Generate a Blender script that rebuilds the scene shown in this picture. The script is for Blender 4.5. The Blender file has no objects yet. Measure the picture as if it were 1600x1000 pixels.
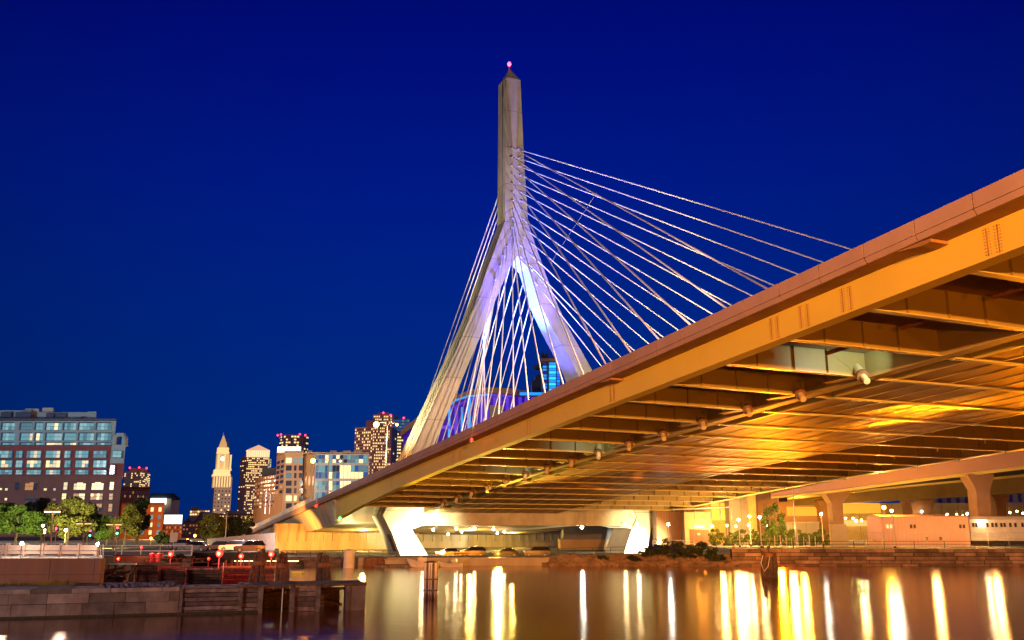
import bpy, math, random
from mathutils import Vector, Matrix
random.seed(7)
R = math.radians
sc = bpy.context.scene
col = sc.collection

# ------------------------------------------------------------------ camera
H = 5.0                                    # eye height above the water
FPX = 1400.0
TILT = math.atan(328/1400.0)
cd = bpy.data.cameras.new('camera'); cam = bpy.data.objects.new('camera', cd); col.objects.link(cam)
cam.location = (0, 0, H); cam.rotation_euler = (math.pi/2+TILT, 0, 0)
cd.sensor_width = 36; cd.lens = 36*FPX/1600; cd.clip_start = .3; cd.clip_end = 9000
sc.camera = cam

# ------------------------------------------------------------------ sky, exposure
w = bpy.data.worlds.new('World'); sc.world = w; w.use_nodes = True
nt = w.node_tree; bg = nt.nodes['Background']
tc = nt.nodes.new('ShaderNodeTexCoord'); sx = nt.nodes.new('ShaderNodeSeparateXYZ')
rp = nt.nodes.new('ShaderNodeValToRGB')
nt.links.new(tc.outputs['Generated'], sx.inputs[0]); nt.links.new(sx.outputs['Z'], rp.inputs[0])
cr = rp.color_ramp
def lin(c):
    return tuple(((v/255)/12.92 if v/255 <= .04045 else ((v/255+.055)/1.055)**2.4) for v in c)+(1,)
stops = [(0, (0, 40, 118)), (.08, (0, 42, 120)), (.22, (0, 35, 124)), (.36, (0, 24, 125)), (.48, (0, 13, 116)), (.62, (0, 6, 98)), (1, (0, 4, 70))]
cr.elements[0].position = 0; cr.elements[0].color = lin(stops[0][1])
cr.elements[1].position = 1; cr.elements[1].color = lin(stops[-1][1])
for p_, c_ in stops[1:-1]:
    e = cr.elements.new(p_); e.color = lin(c_)
dp = nt.nodes.new('ShaderNodeVectorMath'); dp.operation = 'DOT_PRODUCT'; dp.inputs[1].default_value = (.02, .93, .36)   # brightest around the tower, dimmed outward like lens vignetting
nt.links.new(tc.outputs['Generated'], dp.inputs[0])
mr = nt.nodes.new('ShaderNodeMapRange'); mr.inputs['From Min'].default_value = .75; mr.inputs['From Max'].default_value = 1; mr.inputs['To Min'].default_value = .55; mr.inputs['To Max'].default_value = 1.15
nt.links.new(dp.outputs['Value'], mr.inputs['Value']); nt.links.new(mr.outputs[0], bg.inputs[1])
nt.links.new(rp.outputs[0], bg.inputs[0])
sc.view_settings.view_transform = 'Standard'; sc.view_settings.look = 'None'
sc.view_settings.exposure = 0; sc.view_settings.gamma = 1
sc.cycles.use_denoising = True
sc.cycles.max_bounces = 6; sc.cycles.diffuse_bounces = 3; sc.cycles.glossy_bounces = 4
sc.cycles.sample_clamp_indirect = 8
sc.cycles.use_light_tree = True

# ------------------------------------------------------------------ lights
SODIUM = (1, .40, .035); WARM = (1, .62, .22); PALE = (1, .88, .40); WHITE = (1, .93, .8); BLUE = (.08, .12, 1)
def light(kind, loc, power, color, size=.3, target=None, angle=60, blend=.5, name='lamp_light', spread=None):
    ld = bpy.data.lights.new(name, kind); ld.energy = power; ld.color = color
    if kind in ('POINT', 'SPOT'): ld.shadow_soft_size = size
    if kind == 'SPOT': ld.spot_size = R(angle); ld.spot_blend = blend
    if kind == 'AREA': ld.size = size
    if kind == 'AREA' and spread: ld.spread = R(spread)
    o = bpy.data.objects.new(name, ld); col.objects.link(o); o.location = loc
    if target is not None:
        o.rotation_euler = (Vector(target)-Vector(loc)).to_track_quat('-Z', 'Y').to_euler()
    return o

# ------------------------------------------------------------------ picture / world helpers
CT, ST = math.cos(TILT), math.sin(TILT)
def ray(x, y):
    v = (x-800)/FPX; u = (500-y)/FPX
    return Vector((v, CT-u*ST, ST+u*CT))
def at(x, y, Y):
    r = ray(x, y); r = r*(Y/r.y); return Vector((r.x, r.y, r.z+H))
def atz(x, y, z):
    r = ray(x, y); r = r*((z-H)/r.z); return Vector((r.x, r.y, z))
# bridge frame: s runs along the deck away from the eye, t across it
AZ = R(-23.158)
DH = Vector((math.sin(AZ), math.cos(AZ), 0)); PH = Vector((DH.y, -DH.x, 0))
def B(s, t, z): return DH*s + PH*t + Vector((0, 0, z))
def zp(s): return 22.42-.0622*s            # top of the near parapet

# ------------------------------------------------------------------ mesh helpers
class MB:
    def __init__(self): self.v = []; self.f = []; self.m = []; self.mi = 0
    def add(self, vs, fs):
        n = len(self.v); self.v += [tuple(q) for q in vs]
        for f in fs: self.f.append(tuple(i+n for i in f)); self.m.append(self.mi)
        return self
    def hexa(self, a, b):                  # two quads (4 points each), same winding
        return self.add(list(a)+list(b), [(3, 2, 1, 0), (4, 5, 6, 7), (0, 1, 5, 4), (1, 2, 6, 5), (2, 3, 7, 6), (3, 0, 4, 7)])
    def box(self, x0, x1, y0, y1, z0, z1):
        return self.hexa([(x0, y0, z0), (x1, y0, z0), (x1, y1, z0), (x0, y1, z0)], [(x0, y0, z1), (x1, y0, z1), (x1, y1, z1), (x0, y1, z1)])
    def obox(self, c, ax, ay, az):         # centre and three half-axes
        c = Vector(c); ax = Vector(ax); ay = Vector(ay); az = Vector(az)
        return self.hexa([c-ax-ay-az, c+ax-ay-az, c+ax+ay-az, c-ax+ay-az], [c-ax-ay+az, c+ax-ay+az, c+ax+ay+az, c-ax+ay+az])
    def prism(self, pts, off):             # polygon swept by a vector
        off = Vector(off); n = len(pts)
        a = [Vector(q) for q in pts]; b = [q+off for q in a]
        return self.add(a+b, [tuple(range(n-1, -1, -1)), tuple(range(n, 2*n))]+[(i, (i+1) % n, (i+1) % n+n, i+n) for i in range(n)])
    def loft(self, secs, cap=True):        # list of rings with equal counts
        n = len(secs[0]); vs = []
        for r_ in secs: vs += list(r_)
        fs = []
        for k in range(len(secs)-1):
            for i in range(n): fs.append((k*n+i, k*n+(i+1) % n, (k+1)*n+(i+1) % n, (k+1)*n+i))
        if cap: fs += [tuple(range(n-1, -1, -1)), tuple((len(secs)-1)*n+i for i in range(n))]
        return self.add(vs, fs)
    def tube(self, pts, r, n=8):
        pts = [Vector(q) for q in pts]; secs = []
        rs = r if isinstance(r, (list, tuple)) else [r]*len(pts)
        for i, q in enumerate(pts):
            d = (pts[min(i+1, len(pts)-1)]-pts[max(i-1, 0)]).normalized()
            u = d.orthogonal().normalized() if abs(d.z) < .999 else Vector((1, 0, 0))
            if abs(d.z) < .999:
                u = d.cross(Vector((0, 0, 1))).normalized()
            v = d.cross(u)
            secs.append([q+u*(math.cos(2*math.pi*k/n)*rs[i])+v*(math.sin(2*math.pi*k/n)*rs[i]) for k in range(n)])
        return self.loft(secs)
    def lathe(self, c, prof, n=12):        # prof: (r, z) list
        c = Vector(c)
        return self.loft([[c+Vector((math.cos(2*math.pi*k/n)*r_, math.sin(2*math.pi*k/n)*r_, z_)) for k in range(n)] for r_, z_ in prof])
    def ball(self, c, r, n=8, sz=1):
        prof = [(max(1e-3, r*math.sin(math.pi*k/n)), -r*sz*math.cos(math.pi*k/n)) for k in range(n+1)]
        return self.lathe(c, prof, max(8, n))
    def build(self, name, mats, parent=None, smooth=False, loc=None):
        org = Vector(parent['org']) if parent is not None else (Vector(loc) if loc is not None else Vector((0, 0, 0)))
        me = bpy.data.meshes.new(name)
        me.from_pydata([(q[0]-org.x, q[1]-org.y, q[2]-org.z) for q in self.v], [], self.f)
        if not isinstance(mats, (list, tuple)): mats = [mats]
        for m_ in mats: me.materials.append(m_)
        if len(mats) > 1: me.polygons.foreach_set('material_index', self.m)
        if smooth: me.polygons.foreach_set('use_smooth', [True]*len(me.polygons))
        me.update()
        o = bpy.data.objects.new(name, me); col.objects.link(o)
        if parent is not None: o.parent = parent; o['org'] = tuple(org)
        elif loc is not None: o.location = loc; o['org'] = tuple(org)
        else: o['org'] = (0, 0, 0)
        return o
def tag(o, label=None, cat=None, group=None, kind=None):
    if label: o['label'] = label
    if cat: o['category'] = cat
    if group: o['group'] = group
    if kind: o['kind'] = kind
    return o
def empty(name, loc, label, cat, group=None):
    o = bpy.data.objects.new(name, None); col.objects.link(o); o.location = loc; o['org'] = tuple(loc)
    o.empty_display_size = .5
    return tag(o, label, cat, group)
KIDS = {}
def copy_tree(o, loc=None, label=None, parent=None, rz=None):
    c = o.copy(); col.objects.link(c); c.parent = parent
    for ch in [x for x in bpy.data.objects if x.parent == o]: copy_tree(ch, parent=c)
    if loc is not None: c.location = loc
    if rz is not None: c.rotation_euler.z = rz
    if label: c['label'] = label
    return c

# ------------------------------------------------------------------ materials
def S(r, g, b):                            # sRGB 0-255 to linear
    return lin((r, g, b))
def mat(name, c, rough=.7, metal=0, var=.15, scale=1.5, bump=.0, bscale=8, spec=.4, dirt=0, dcol=None, streak=False):
    m = bpy.data.materials.new(name); m.use_nodes = True; n = m.node_tree; bs = n.nodes['Principled BSDF']
    bs.inputs['Roughness'].default_value = rough; bs.inputs['Metallic'].default_value = metal
    bs.inputs['Specular IOR Level'].default_value = spec
    c = tuple(c[:3])+(1,)
    tcn = n.nodes.new('ShaderNodeTexCoord'); mp = n.nodes.new('ShaderNodeMapping')
    g_ = n.nodes.new('ShaderNodeNewGeometry')
    n.links.new(g_.outputs['Position'], mp.inputs[0])
    if streak: mp.inputs['Scale'].default_value = (1, 1, .12)
    nz = n.nodes.new('ShaderNodeTexNoise'); nz.inputs['Scale'].default_value = scale; nz.inputs['Detail'].default_value = 6
    n.links.new(mp.outputs[0], nz.inputs['Vector'])
    rmp = n.nodes.new('ShaderNodeValToRGB')
    rmp.color_ramp.elements[0].position = .3; rmp.color_ramp.elements[1].position = .7
    rmp.color_ramp.elements[0].color = tuple(v*(1-var) for v in c[:3])+(1,)
    rmp.color_ramp.elements[1].color = tuple(min(1, v*(1+var)) for v in c[:3])+(1,)
    n.links.new(nz.outputs[0], rmp.inputs[0]); out = rmp.outputs[0]
    if dirt:
        n2 = n.nodes.new('ShaderNodeTexNoise'); n2.inputs['Scale'].default_value = .35*scale; n2.inputs['Detail'].default_value = 8
        n2.inputs['Roughness'].default_value = .7
        mp2 = n.nodes.new('ShaderNodeMapping'); mp2.inputs['Scale'].default_value = (1, 1, .2)
        n.links.new(g_.outputs['Position'], mp2.inputs[0]); n.links.new(mp2.outputs[0], n2.inputs['Vector'])
        r2 = n.nodes.new('ShaderNodeValToRGB'); r2.color_ramp.elements[0].position = .5; r2.color_ramp.elements[1].position = .72
        n.links.new(n2.outputs[0], r2.inputs[0])
        mul = n.nodes.new('ShaderNodeMath'); mul.operation = 'MULTIPLY'; mul.inputs[1].default_value = dirt
        n.links.new(r2.outputs[0], mul.inputs[0])
        mx = n.nodes.new('ShaderNodeMixRGB'); n.links.new(mul.outputs[0], mx.inputs[0]); n.links.new(out, mx.inputs[1])
        mx.inputs[2].default_value = tuple((dcol or (c[0]*.35, c[1]*.3, c[2]*.25))[:3])+(1,)
        out = mx.outputs[0]
    n.links.new(out, bs.inputs['Base Color'])
    if bump:
        nb = n.nodes.new('ShaderNodeTexNoise'); nb.inputs['Scale'].default_value = bscale; nb.inputs['Detail'].default_value = 5
        n.links.new(g_.outputs['Position'], nb.inputs['Vector'])
        bp = n.nodes.new('ShaderNodeBump'); bp.inputs['Strength'].default_value = bump; bp.inputs['Distance'].default_value = .1
        n.links.new(nb.outputs[0], bp.inputs['Height']); n.links.new(bp.outputs[0], bs.inputs['Normal'])
    m['out'] = 1
    return m
def emat(name, c, strength, base=None):
    m = bpy.data.materials.new(name); m.use_nodes = True; bs = m.node_tree.nodes['Principled BSDF']
    bs.inputs['Base Color'].default_value = tuple((base or (.5, .5, .5))[:3])+(1,)
    bs.inputs['Emission Color'].default_value = tuple(c[:3])+(1,); bs.inputs['Emission Strength'].default_value = strength
    bs.inputs['Roughness'].default_value = .3
    return m
def lines(m, axis_vec, period, width, dark=.5, phase=0):
    """thin darker joints every `period` metres along a world direction"""
    n = m.node_tree; bs = n.nodes['Principled BSDF']; src = bs.inputs['Base Color'].links[0].from_socket
    g_ = n.nodes.new('ShaderNodeNewGeometry'); dt = n.nodes.new('ShaderNodeVectorMath'); dt.operation = 'DOT_PRODUCT'
    dt.inputs[1].default_value = axis_vec; n.links.new(g_.outputs['Position'], dt.inputs[0])
    a = n.nodes.new('ShaderNodeMath'); a.operation = 'ADD'; a.inputs[1].default_value = phase; n.links.new(dt.outputs['Value'], a.inputs[0])
    d = n.nodes.new('ShaderNodeMath'); d.operation = 'DIVIDE'; d.inputs[1].default_value = period; n.links.new(a.outputs[0], d.inputs[0])
    fr = n.nodes.new('ShaderNodeMath'); fr.operation = 'FRACT'; n.links.new(d.outputs[0], fr.inputs[0])
    lt = n.nodes.new('ShaderNodeMath'); lt.operation = 'LESS_THAN'; lt.inputs[1].default_value = width/period; n.links.new(fr.outputs[0], lt.inputs[0])
    ml = n.nodes.new('ShaderNodeMath'); ml.operation = 'MULTIPLY'; ml.inputs[1].default_value = 1-dark; n.links.new(lt.outputs[0], ml.inputs[0])
    mx = n.nodes.new('ShaderNodeMixRGB'); n.links.new(ml.outputs[0], mx.inputs[0]); n.links.new(src, mx.inputs[1]); mx.inputs[2].default_value = (.02, .02, .02, 1)
    n.links.new(mx.outputs[0], bs.inputs['Base Color'])
    return m
def corrug(m, axis_vec, period, strength=.6, dist=.06):
    n = m.node_tree; bs = n.nodes['Principled BSDF']
    g_ = n.nodes.new('ShaderNodeNewGeometry'); dt = n.nodes.new('ShaderNodeVectorMath'); dt.operation = 'DOT_PRODUCT'
    dt.inputs[1].default_value = tuple(v*2*math.pi/period for v in axis_vec); n.links.new(g_.outputs['Position'], dt.inputs[0])
    s_ = n.nodes.new('ShaderNodeMath'); s_.operation = 'SINE'; n.links.new(dt.outputs['Value'], s_.inputs[0])
    bp = n.nodes.new('ShaderNodeBump'); bp.inputs['Strength'].default_value = strength; bp.inputs['Distance'].default_value = dist
    n.links.new(s_.outputs[0], bp.inputs['Height']); n.links.new(bp.outputs[0], bs.inputs['Normal'])
    return m

M = {}
M['tower'] = lines(mat('tower_concrete', (.33, .305, .245), .85, var=.12, scale=.35, dirt=.45, bump=.1), (0, 0, 1), 8.4, .12, .45)
M['conc'] = mat('concrete', (.40, .37, .32), .85, var=.15, scale=.6, dirt=.5, bump=.15)
M['parapet'] = mat('parapet_concrete', (.31, .21, .195), .8, var=.08, scale=.5, dirt=.3, bump=.05)
M['girder'] = mat('girder_paint', (.56, .43, .05), .7, var=.06, scale=.2, dirt=.1)
M['beam'] = mat('beam_paint', (.27, .22, .09), .5, var=.1, scale=.3, dirt=.2)
M['soffit'] = mat('deck_soffit', (.24, .13, .06), .8, var=.2, scale=.4, dirt=.3)
M['panel'] = corrug(mat('soffit_panel', (.30, .15, .05), .5, var=.15, scale=.12, dirt=.25, spec=.35), PH, .30, .5, .05)
M['flange'] = mat('flange_paint', (.44, .40, .16), .4, var=.08, scale=.3)
M['cable'] = mat('cable_sheath', (.88, .84, .84), .4, var=.03)
M['collar'] = mat('collar_rust', (.16, .09, .05), .7, var=.3, scale=3)
M['steel'] = mat('galvanised_steel', (.35, .35, .34), .5, .4, var=.1)
M['dark_steel'] = mat('dark_steel', (.05, .045, .04), .5, .3, var=.2)
M['rust'] = mat('rusty_pipe', (.28, .12, .05), .7, var=.3, scale=3)
M['asphalt'] = mat('asphalt', (.05, .05, .05), .9, var=.2, bump=.2)
M['anchor'] = mat('anchor_paint', (.55, .47, .28), .5, var=.12, scale=2, dirt=.4)
M['algae'] = mat('tide_line_weed', (.02, .022, .012), .6, var=.5, scale=5, bump=.5)
M['timber'] = mat('wet_timber', (.10, .065, .045), .75, var=.5, scale=4, bump=.5, bscale=20, dirt=.5, streak=False)
M['timber_red'] = mat('red_brown_timber', (.16, .075, .045), .75, var=.45, scale=3, bump=.4, bscale=15, dirt=.5)
M['timber_grey'] = mat('grey_timber', (.13, .11, .12), .75, var=.5, scale=3, bump=.5, bscale=12, dirt=.4)
M['lockstone'] = mat('lock_stone', (.20, .17, .16), .9, var=.35, scale=1.2, bump=.5, bscale=5, dirt=.6, dcol=(.09, .04, .015))
M['quaystone'] = mat('quay_granite', (.30, .19, .13), .85, var=.4, scale=.7, bump=.6, bscale=3, dirt=.4)
for k_, f_ in (('b', 1.45), ('c', .62)):
    M['quaystone'+k_] = mat('quay_granite', (.30*f_, .19*f_, .13*f_), .85, var=.4, scale=.7, bump=.6, bscale=3, dirt=.4)
    M['lockstone'+k_] = mat('lock_stone', (.20*f_, .17*f_, .16*f_), .9, var=.35, scale=1.2, bump=.5, bscale=5, dirt=.6, dcol=(.09, .04, .015))
    M['timber_grey'+k_] = mat('grey_timber', (.13*f_, .11*f_, .12*f_), .75, var=.5, scale=3, bump=.5, bscale=12, dirt=.4)
    M['timber_red'+k_] = mat('red_brown_timber', (.16*f_, .075*f_, .045*f_), .75, var=.45, scale=3, bump=.4, bscale=15, dirt=.5)
M['mortar'] = mat('dark_joint', (.035, .025, .02), .9)
M['ground'] = mat('ground', (.12, .10, .08), .95, var=.3, scale=.3, bump=.3)
M['grass'] = mat('grass', (.07, .10, .02), .95, var=.4, scale=2, bump=.5)
M['path'] = mat('path_paving', (.30, .27, .23), .9, var=.15, scale=.8)
M['wallconc'] = mat('retaining_concrete', (.36, .31, .25), .85, var=.2, scale=.5, dirt=.55, streak=True)
M['rock'] = mat('rock', (.25, .17, .12), .9, var=.45, scale=.8, bump=.5)
M['white_paint'] = mat('white_paint', (.62, .58, .54), .6, var=.1, scale=1, dirt=.2)
M['globe_warm'] = emat('globe_warm', (1, .72, .35), 260)
M['globe_white'] = emat('globe_white', (1, .92, .75), 260)
M['globe_sodium'] = emat('globe_sodium', (1, .32, .03), 34)
M['globe_yellow'] = emat('globe_yellow', (1, .62, .12), 120)
M['globe_green'] = emat('globe_green', (.85, 1, .2), 60)
M['red_lamp'] = emat('red_lamp', (1, .003, .002), 14)
M['red_core'] = emat('red_core', (1, .14, .04), 16)
M['green_lamp'] = emat('green_lamp', (.01, 1, .2), 6)
M['pink_lamp'] = emat('beacon_red', (1, .02, .08), 6)
# ================================================================== THE BRIDGE
bridge = empty('cable_stayed_bridge', B(164.5, 71, .3), 'cable-stayed road bridge with pointed concrete tower and fanned white cables over orange lit deck', 'bridge')
S0, S1, SA = -55.0, 175.0, 300.0
def rangef(a, b, st):
    out = []; k = 0
    while a+k*st < b-1e-6: out.append(a+k*st); k += 1
    return out+[b]
# --- parapets: panel strips with open joints
def parapet(t0, side):
    mb = MB(); st = 3.52; k0 = math.floor((S0-28.4)/st)
    s = 28.4+k0*st
    while s < SA:
        a, b = s+.03, s+st-.03
        def ring(q):
            z = zp(q); return [B(q, t0, z), B(q, t0, z-.80), B(q, t0+side*.16, z-1.10), B(q, t0+side*.5, z-1.10), B(q, t0+side*.34, z-.8), B(q, t0+side*.26, z)]
        mb.loft([ring(a), ring(b)])
        # recessed joint filler and a thin shadow line above the lower bevel
        s += st
    mb.mi = 1
    for a in rangef(S0, SA, 30)[:-1]:
        def r2(q):
            z = zp(q); return [B(q, t0+side*.05, z-.03), B(q, t0+side*.05, z-.80), B(q, t0+side*.2, z-1.08), B(q, t0+side*.24, z-1.08), B(q, t0+side*.24, z-.03)]
        mb.loft([r2(a), r2(min(a+30, SA))])
    mb.mi = 1
    mb.loft([[B(q, t0-side*.012, zp(q)-.785), B(q, t0-side*.012, zp(q)-.81), B(q, t0+side*.02, zp(q)-.81), B(q, t0+side*.02, zp(q)-.785)] for q in (S0, SA)])
    return mb.build('parapet', [M['parapet'], M['mortar']], bridge)
parapet(36, 1); parapet(102.2, -1)
# --- deck slab
mb = MB(); mb.loft([[B(q, 36.3, zp(q)-1.101), B(q, 101.9, zp(q)-1.101), B(q, 101.9, zp(q)-.85), B(q, 36.3, zp(q)-.85)] for q in rangef(S0, SA, 20)])
deck = mb.build('deck', M['soffit'], bridge)
mb = MB(); mb.loft([[B(q, 36.6, zp(q)-.849), B(q, 101.6, zp(q)-.849), B(q, 101.6, zp(q)-.84), B(q, 36.6, zp(q)-.84)] for q in rangef(S0, SA, 20)])
mb.build('road_surface', M['asphalt'], deck)
# --- near edge girder
def gdep(s):
    tab = [(-99, 1.75), (100, 1.75), (108.5, 1.78), (130, 2.1), (155, 2.85), (176.5, 4.0)]
    for (a, da), (b, db) in zip(tab, tab[1:]):
        if s <= b: return da+(db-da)*(s-a)/(b-a)
    return 4.0
def ex(s): return max(0, gdep(s)-1.78) if s < 172 else 1.9
secs = []; fl = []
for q in rangef(S0, 105, 40)+[108.5, 118, 130, 142, 155, 165, 172.5]:
    zt = zp(q)-1.102; zb = zt-gdep(q)
    secs.append([B(q, 37.6, zt), B(q, 37.6, zb), B(q, 37.95, zb), B(q, 37.95, zt)])
    fl.append([B(q, 37.35, zb+.005), B(q, 37.35, zb-.07), B(q, 38.35, zb-.07), B(q, 38.35, zb+.005)])
g = MB().loft(secs).build('edge_girder', M['girder'], bridge)
MB().loft(fl).build('bottom_flange', M['girder'], g)
# splice plates with bolt rows
for q in (38.6, 42.2, 45.0, 83.5, 104.0, 106.5, 134.5, 66.2, 28.8):
    z = zp(q)-1.1
    sp = MB()
    for dx in (-.3, .3):
        sp.obox(B(q+dx, 37.59, z-.9), DH*.02, PH*.012, Vector((0, 0, .72)))
    if q < 70:
        for r_ in range(9):
            for c_ in (-.45, -.33, -.15, .15, .33, .45):
                sp.obox(B(q+c_, 37.585, z-.25-r_*.16), DH*.022, PH*.02, Vector((0, 0, .022)))
    sp.build('splice_bolts', M['rust'], g)
# --- far edge girder
FQ = rangef(S0, 105, 40)+[118, 130, 142, 155, 163]
secs = [[B(q, 101.2, zp(q)-1.102), B(q, 101.2, zp(q)-3.0-ex(q)), B(q, 100.7, zp(q)-3.0-ex(q)), B(q, 100.7, zp(q)-1.102)] for q in FQ]
g2 = MB().loft(secs).build('edge_girder', M['flange'], bridge)
fl = [[B(q, 101.5, zp(q)-2.99-ex(q)), B(q, 101.5, zp(q)-3.07-ex(q)), B(q, 100.2, zp(q)-3.07-ex(q)), B(q, 100.2, zp(q)-2.99-ex(q))] for q in FQ]
MB().loft(fl).build('bottom_flange', M['flange'], g2)
dr = MB()                                   # short drain spouts along the far girder
for q in [58+6.85*k for k in range(16)]:
    dr.tube([B(q, 100.1, zp(q)-2.9), B(q, 99.6, zp(q)-3.6)], .09, 6)
dr.build('drain_spouts', M['steel'], g2)
# --- inner girders
for t_, wd, mt in ((51.7, 1.1, 'beam'), (54.2, .25, 'flange'), (78.0, .3, 'flange')):
    MB().loft([[B(q, t_-wd/2, zp(q)-1.102), B(q, t_-wd/2, zp(q)-3.02-ex(q)), B(q, t_+wd/2, zp(q)-3.02-ex(q)), B(q, t_+wd/2, zp(q)-1.102)] for q in FQ[:-1]+[160.5]]).build('inner_girder', M[mt], bridge)
# --- floor beams, with flange and stiffeners
BST = [30.7+6.85*k for k in range(-9, 21)]
for q in BST:
    if q < -20 or q > 160: continue
    zt = zp(q)-1.102; zb = zp(q)-2.95-ex(q)
    mb = MB()
    mb.hexa([B(q-.02, 38, zb+.1), B(q+.02, 38, zb+.1), B(q+.02, 51.2, zb), B(q-.02, 51.2, zb)], [B(q-.02, 38, zt), B(q+.02, 38, zt), B(q+.02, 51.2, zt), B(q-.02, 51.2, zt)])
    mb.hexa([B(q-.02, 52.2, zb), B(q+.02, 52.2, zb), B(q+.02, 100.6, zb), B(q-.02, 100.6, zb)], [B(q-.02, 52.2, zt), B(q+.02, 52.2, zt), B(q+.02, 100.6, zt), B(q-.02, 100.6, zt)])
    for t_ in (41, 44.3, 47.4, 80.5, 83.5, 86.5, 89.5, 92.5, 95.5, 98.5):
        mb.hexa([B(q-.2, t_-.02, zb+.08), B(q+.2, t_-.02, zb+.08), B(q+.2, t_+.02, zb+.08), B(q-.2, t_+.02, zb+.08)], [B(q-.2, t_-.02, zt), B(q+.2, t_-.02, zt), B(q+.2, t_+.02, zt), B(q-.2, t_+.02, zt)])
    fb = mb.build('floor_beam', M['beam'], bridge)
    f2 = MB()
    f2.hexa([B(q-.28, 38.3, zb+.04), B(q+.28, 38.3, zb+.04), B(q+.28, 51.1, zb-.06), B(q-.28, 51.1, zb-.06)], [B(q-.28, 38.3, zb+.1), B(q+.28, 38.3, zb+.1), B(q+.28, 51.1, zb), B(q-.28, 51.1, zb)])
    f2.hexa([B(q-.28, 52.3, zb-.13), B(q+.28, 52.3, zb-.13), B(q+.28, 100.2, zb-.13), B(q-.28, 100.2, zb-.13)], [B(q-.28, 52.3, zb), B(q+.28, 52.3, zb), B(q+.28, 100.2, zb), B(q-.28, 100.2, zb)])
    f2.build('flange', M['flange'], fb)
    if q > 20:                              # hanger posts near the far edge
        MB().obox(B(q+3.0, 92, zp(q)-2.3), DH*.07, PH*.07, Vector((0, 0, .85))).build('hanger_post', M['flange'], fb)
# --- soffit panels between the beams (t 54.4 - 77.8), with seams
for q, q2 in zip(BST, BST[1:]):
    if q < -13 or q2 > 161: continue
    mb = MB(); a, b = q+.3, q2-.3
    n = 9; wd = (77.8-54.4)/n
    for k in range(n):
        t0 = 54.4+k*wd+.05; t1 = t0+wd-.10
        mb.hexa([B(a, t0, zp(a)-2.94-ex(a)), B(b, t0, zp(b)-2.94-ex(b)), B(b, t1, zp(b)-2.94-ex(b)), B(a, t1, zp(a)-2.94-ex(a))], [B(a, t0, zp(a)-2.82-ex(a)), B(b, t0, zp(b)-2.82-ex(b)), B(b, t1, zp(b)-2.82-ex(b)), B(a, t1, zp(a)-2.82-ex(a))])
    mb.build('soffit_panel', M['panel'], bridge)
mb = MB()
for k in range(1, 9):
    t_ = 54.4+k*(77.8-54.4)/9
    mb.loft([[B(q, t_-.06, zp(q)-2.90-ex(q)), B(q, t_-.06, zp(q)-3.0-ex(q)), B(q, t_+.06, zp(q)-3.0-ex(q)), B(q, t_+.06, zp(q)-2.90-ex(q))] for q in (-15, 105, 118, 130, 142, 155, 160.5)])
mb.build('seam_rails', M['flange'], bridge)
# --- long drain pipe under the cantilever, hung on rods
for q, q2 in zip(BST, BST[1:]):
    if q < 10: continue
    mb = MB()
    mb.tube([B(q+.35, 45.5, zp(q)-2.15), B(q+4.6, 45.5, zp(q+4.6)-2.05)], .16, 8)
    mb.tube([B(q+.3, 45.5, zp(q)-2.15), B(q+1.6, 45.5, zp(q)-2.15)], .20, 8)
    for dq in (1.2, 3.6): mb.tube([B(q+dq, 45.5, zp(q)-2.1), B(q+dq, 45.5, zp(q)-1.1)], .025, 4)
    mb.build('drain_pipe', M['rust'], bridge)

# ------------------------------------------------------------------ tower
SC = 164.6
tower_mb = MB()
def dep(z):
    for (a, da), (b, db) in zip(LV, LV[1:]):
        if z <= b: return da+(db-da)*(z-a)/(b-a)
    return 2.1
LV = [(-1, 4.0), (20, 3.8), (45, 2.5), (67, 2.15), (100, 2.0)]
def qz(t0, t1, z, inset=0, d=None):
    d = dep(z) if d is None else d
    return [B(SC-d, t0, z), B(SC-d, t1, z), B(SC+d, t1, z), B(SC+d, t0, z)]
def leg(levels):                            # (z, t0, t1)
    tower_mb.loft([qz(t0, t1, z) for z, t0, t1 in levels])
shaft = MB()
shaft.loft([qz(67.95, 73.15, 67.5), qz(68.0, 72.2, 84), qz(68.05, 71.5, 100.1), [B(SC-.05, 69.7, 103.4), B(SC-.05, 69.8, 103.4), B(SC+.05, 69.8, 103.4), B(SC+.05, 69.7, 103.4)]])
tw = shaft.build('tower_shaft', M['tower'], bridge)
MB().add([B(SC-2.02, 69.2, 99), B(SC-2.02, 69.2, 99)], []) 
# recessed seam strip on the side faces of the shaft
sm_ = MB(); sm_.obox(B(SC-.55, 67.99, 84), DH*.05, PH*.06, Vector((0, 0, 15.5))); sm_.obox(B(SC-.55, 67.97, 97.5), DH*.22, PH*.06, Vector((0, 0, 1.3)))
sm_.build('seam_strip', M['mortar'], tw)
# joined legs above the opening: built as left and right halves meeting over the rounded arch
NO = [(67.5, 67.95), (59.4, 65.1), (57, 64.2), (50.5, 62.0), (45.5, 60.1), (37.4, 56.7), (20, 49.0), (7.5, 43.5)]
NI = [(67.5, 70.6), (60.0, 70.6), (57.8, 69.1), (50.5, 65.9), (45.5, 63.9), (37.4, 60.3), (20, 52.7), (7.5, 47.6)]
FI = [(67.5, 70.6), (60.0, 70.6), (57.8, 73.0), (50.5, 75.6), (45.5, 78.2), (37.4, 83.2), (20, 90.9), (7.5, 96.2)]
FO = [(67.5, 73.15), (59.4, 76.1), (57, 77.0), (50.5, 79.7), (45.5, 82.3), (37.4, 87.1), (20, 94.8), (7.5, 100.5)]
def itp(tab, z):
    for (a, ta), (b, tb) in zip(tab, tab[1:]):
        if b <= z <= a: return tb+(ta-tb)*(z-b)/(a-b)
    return tab[-1][1]
zs = sorted({z for tb in (NO, NI, FI, FO) for z, _ in tb}|{59.2, 64, 41, 30}, reverse=True)
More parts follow.
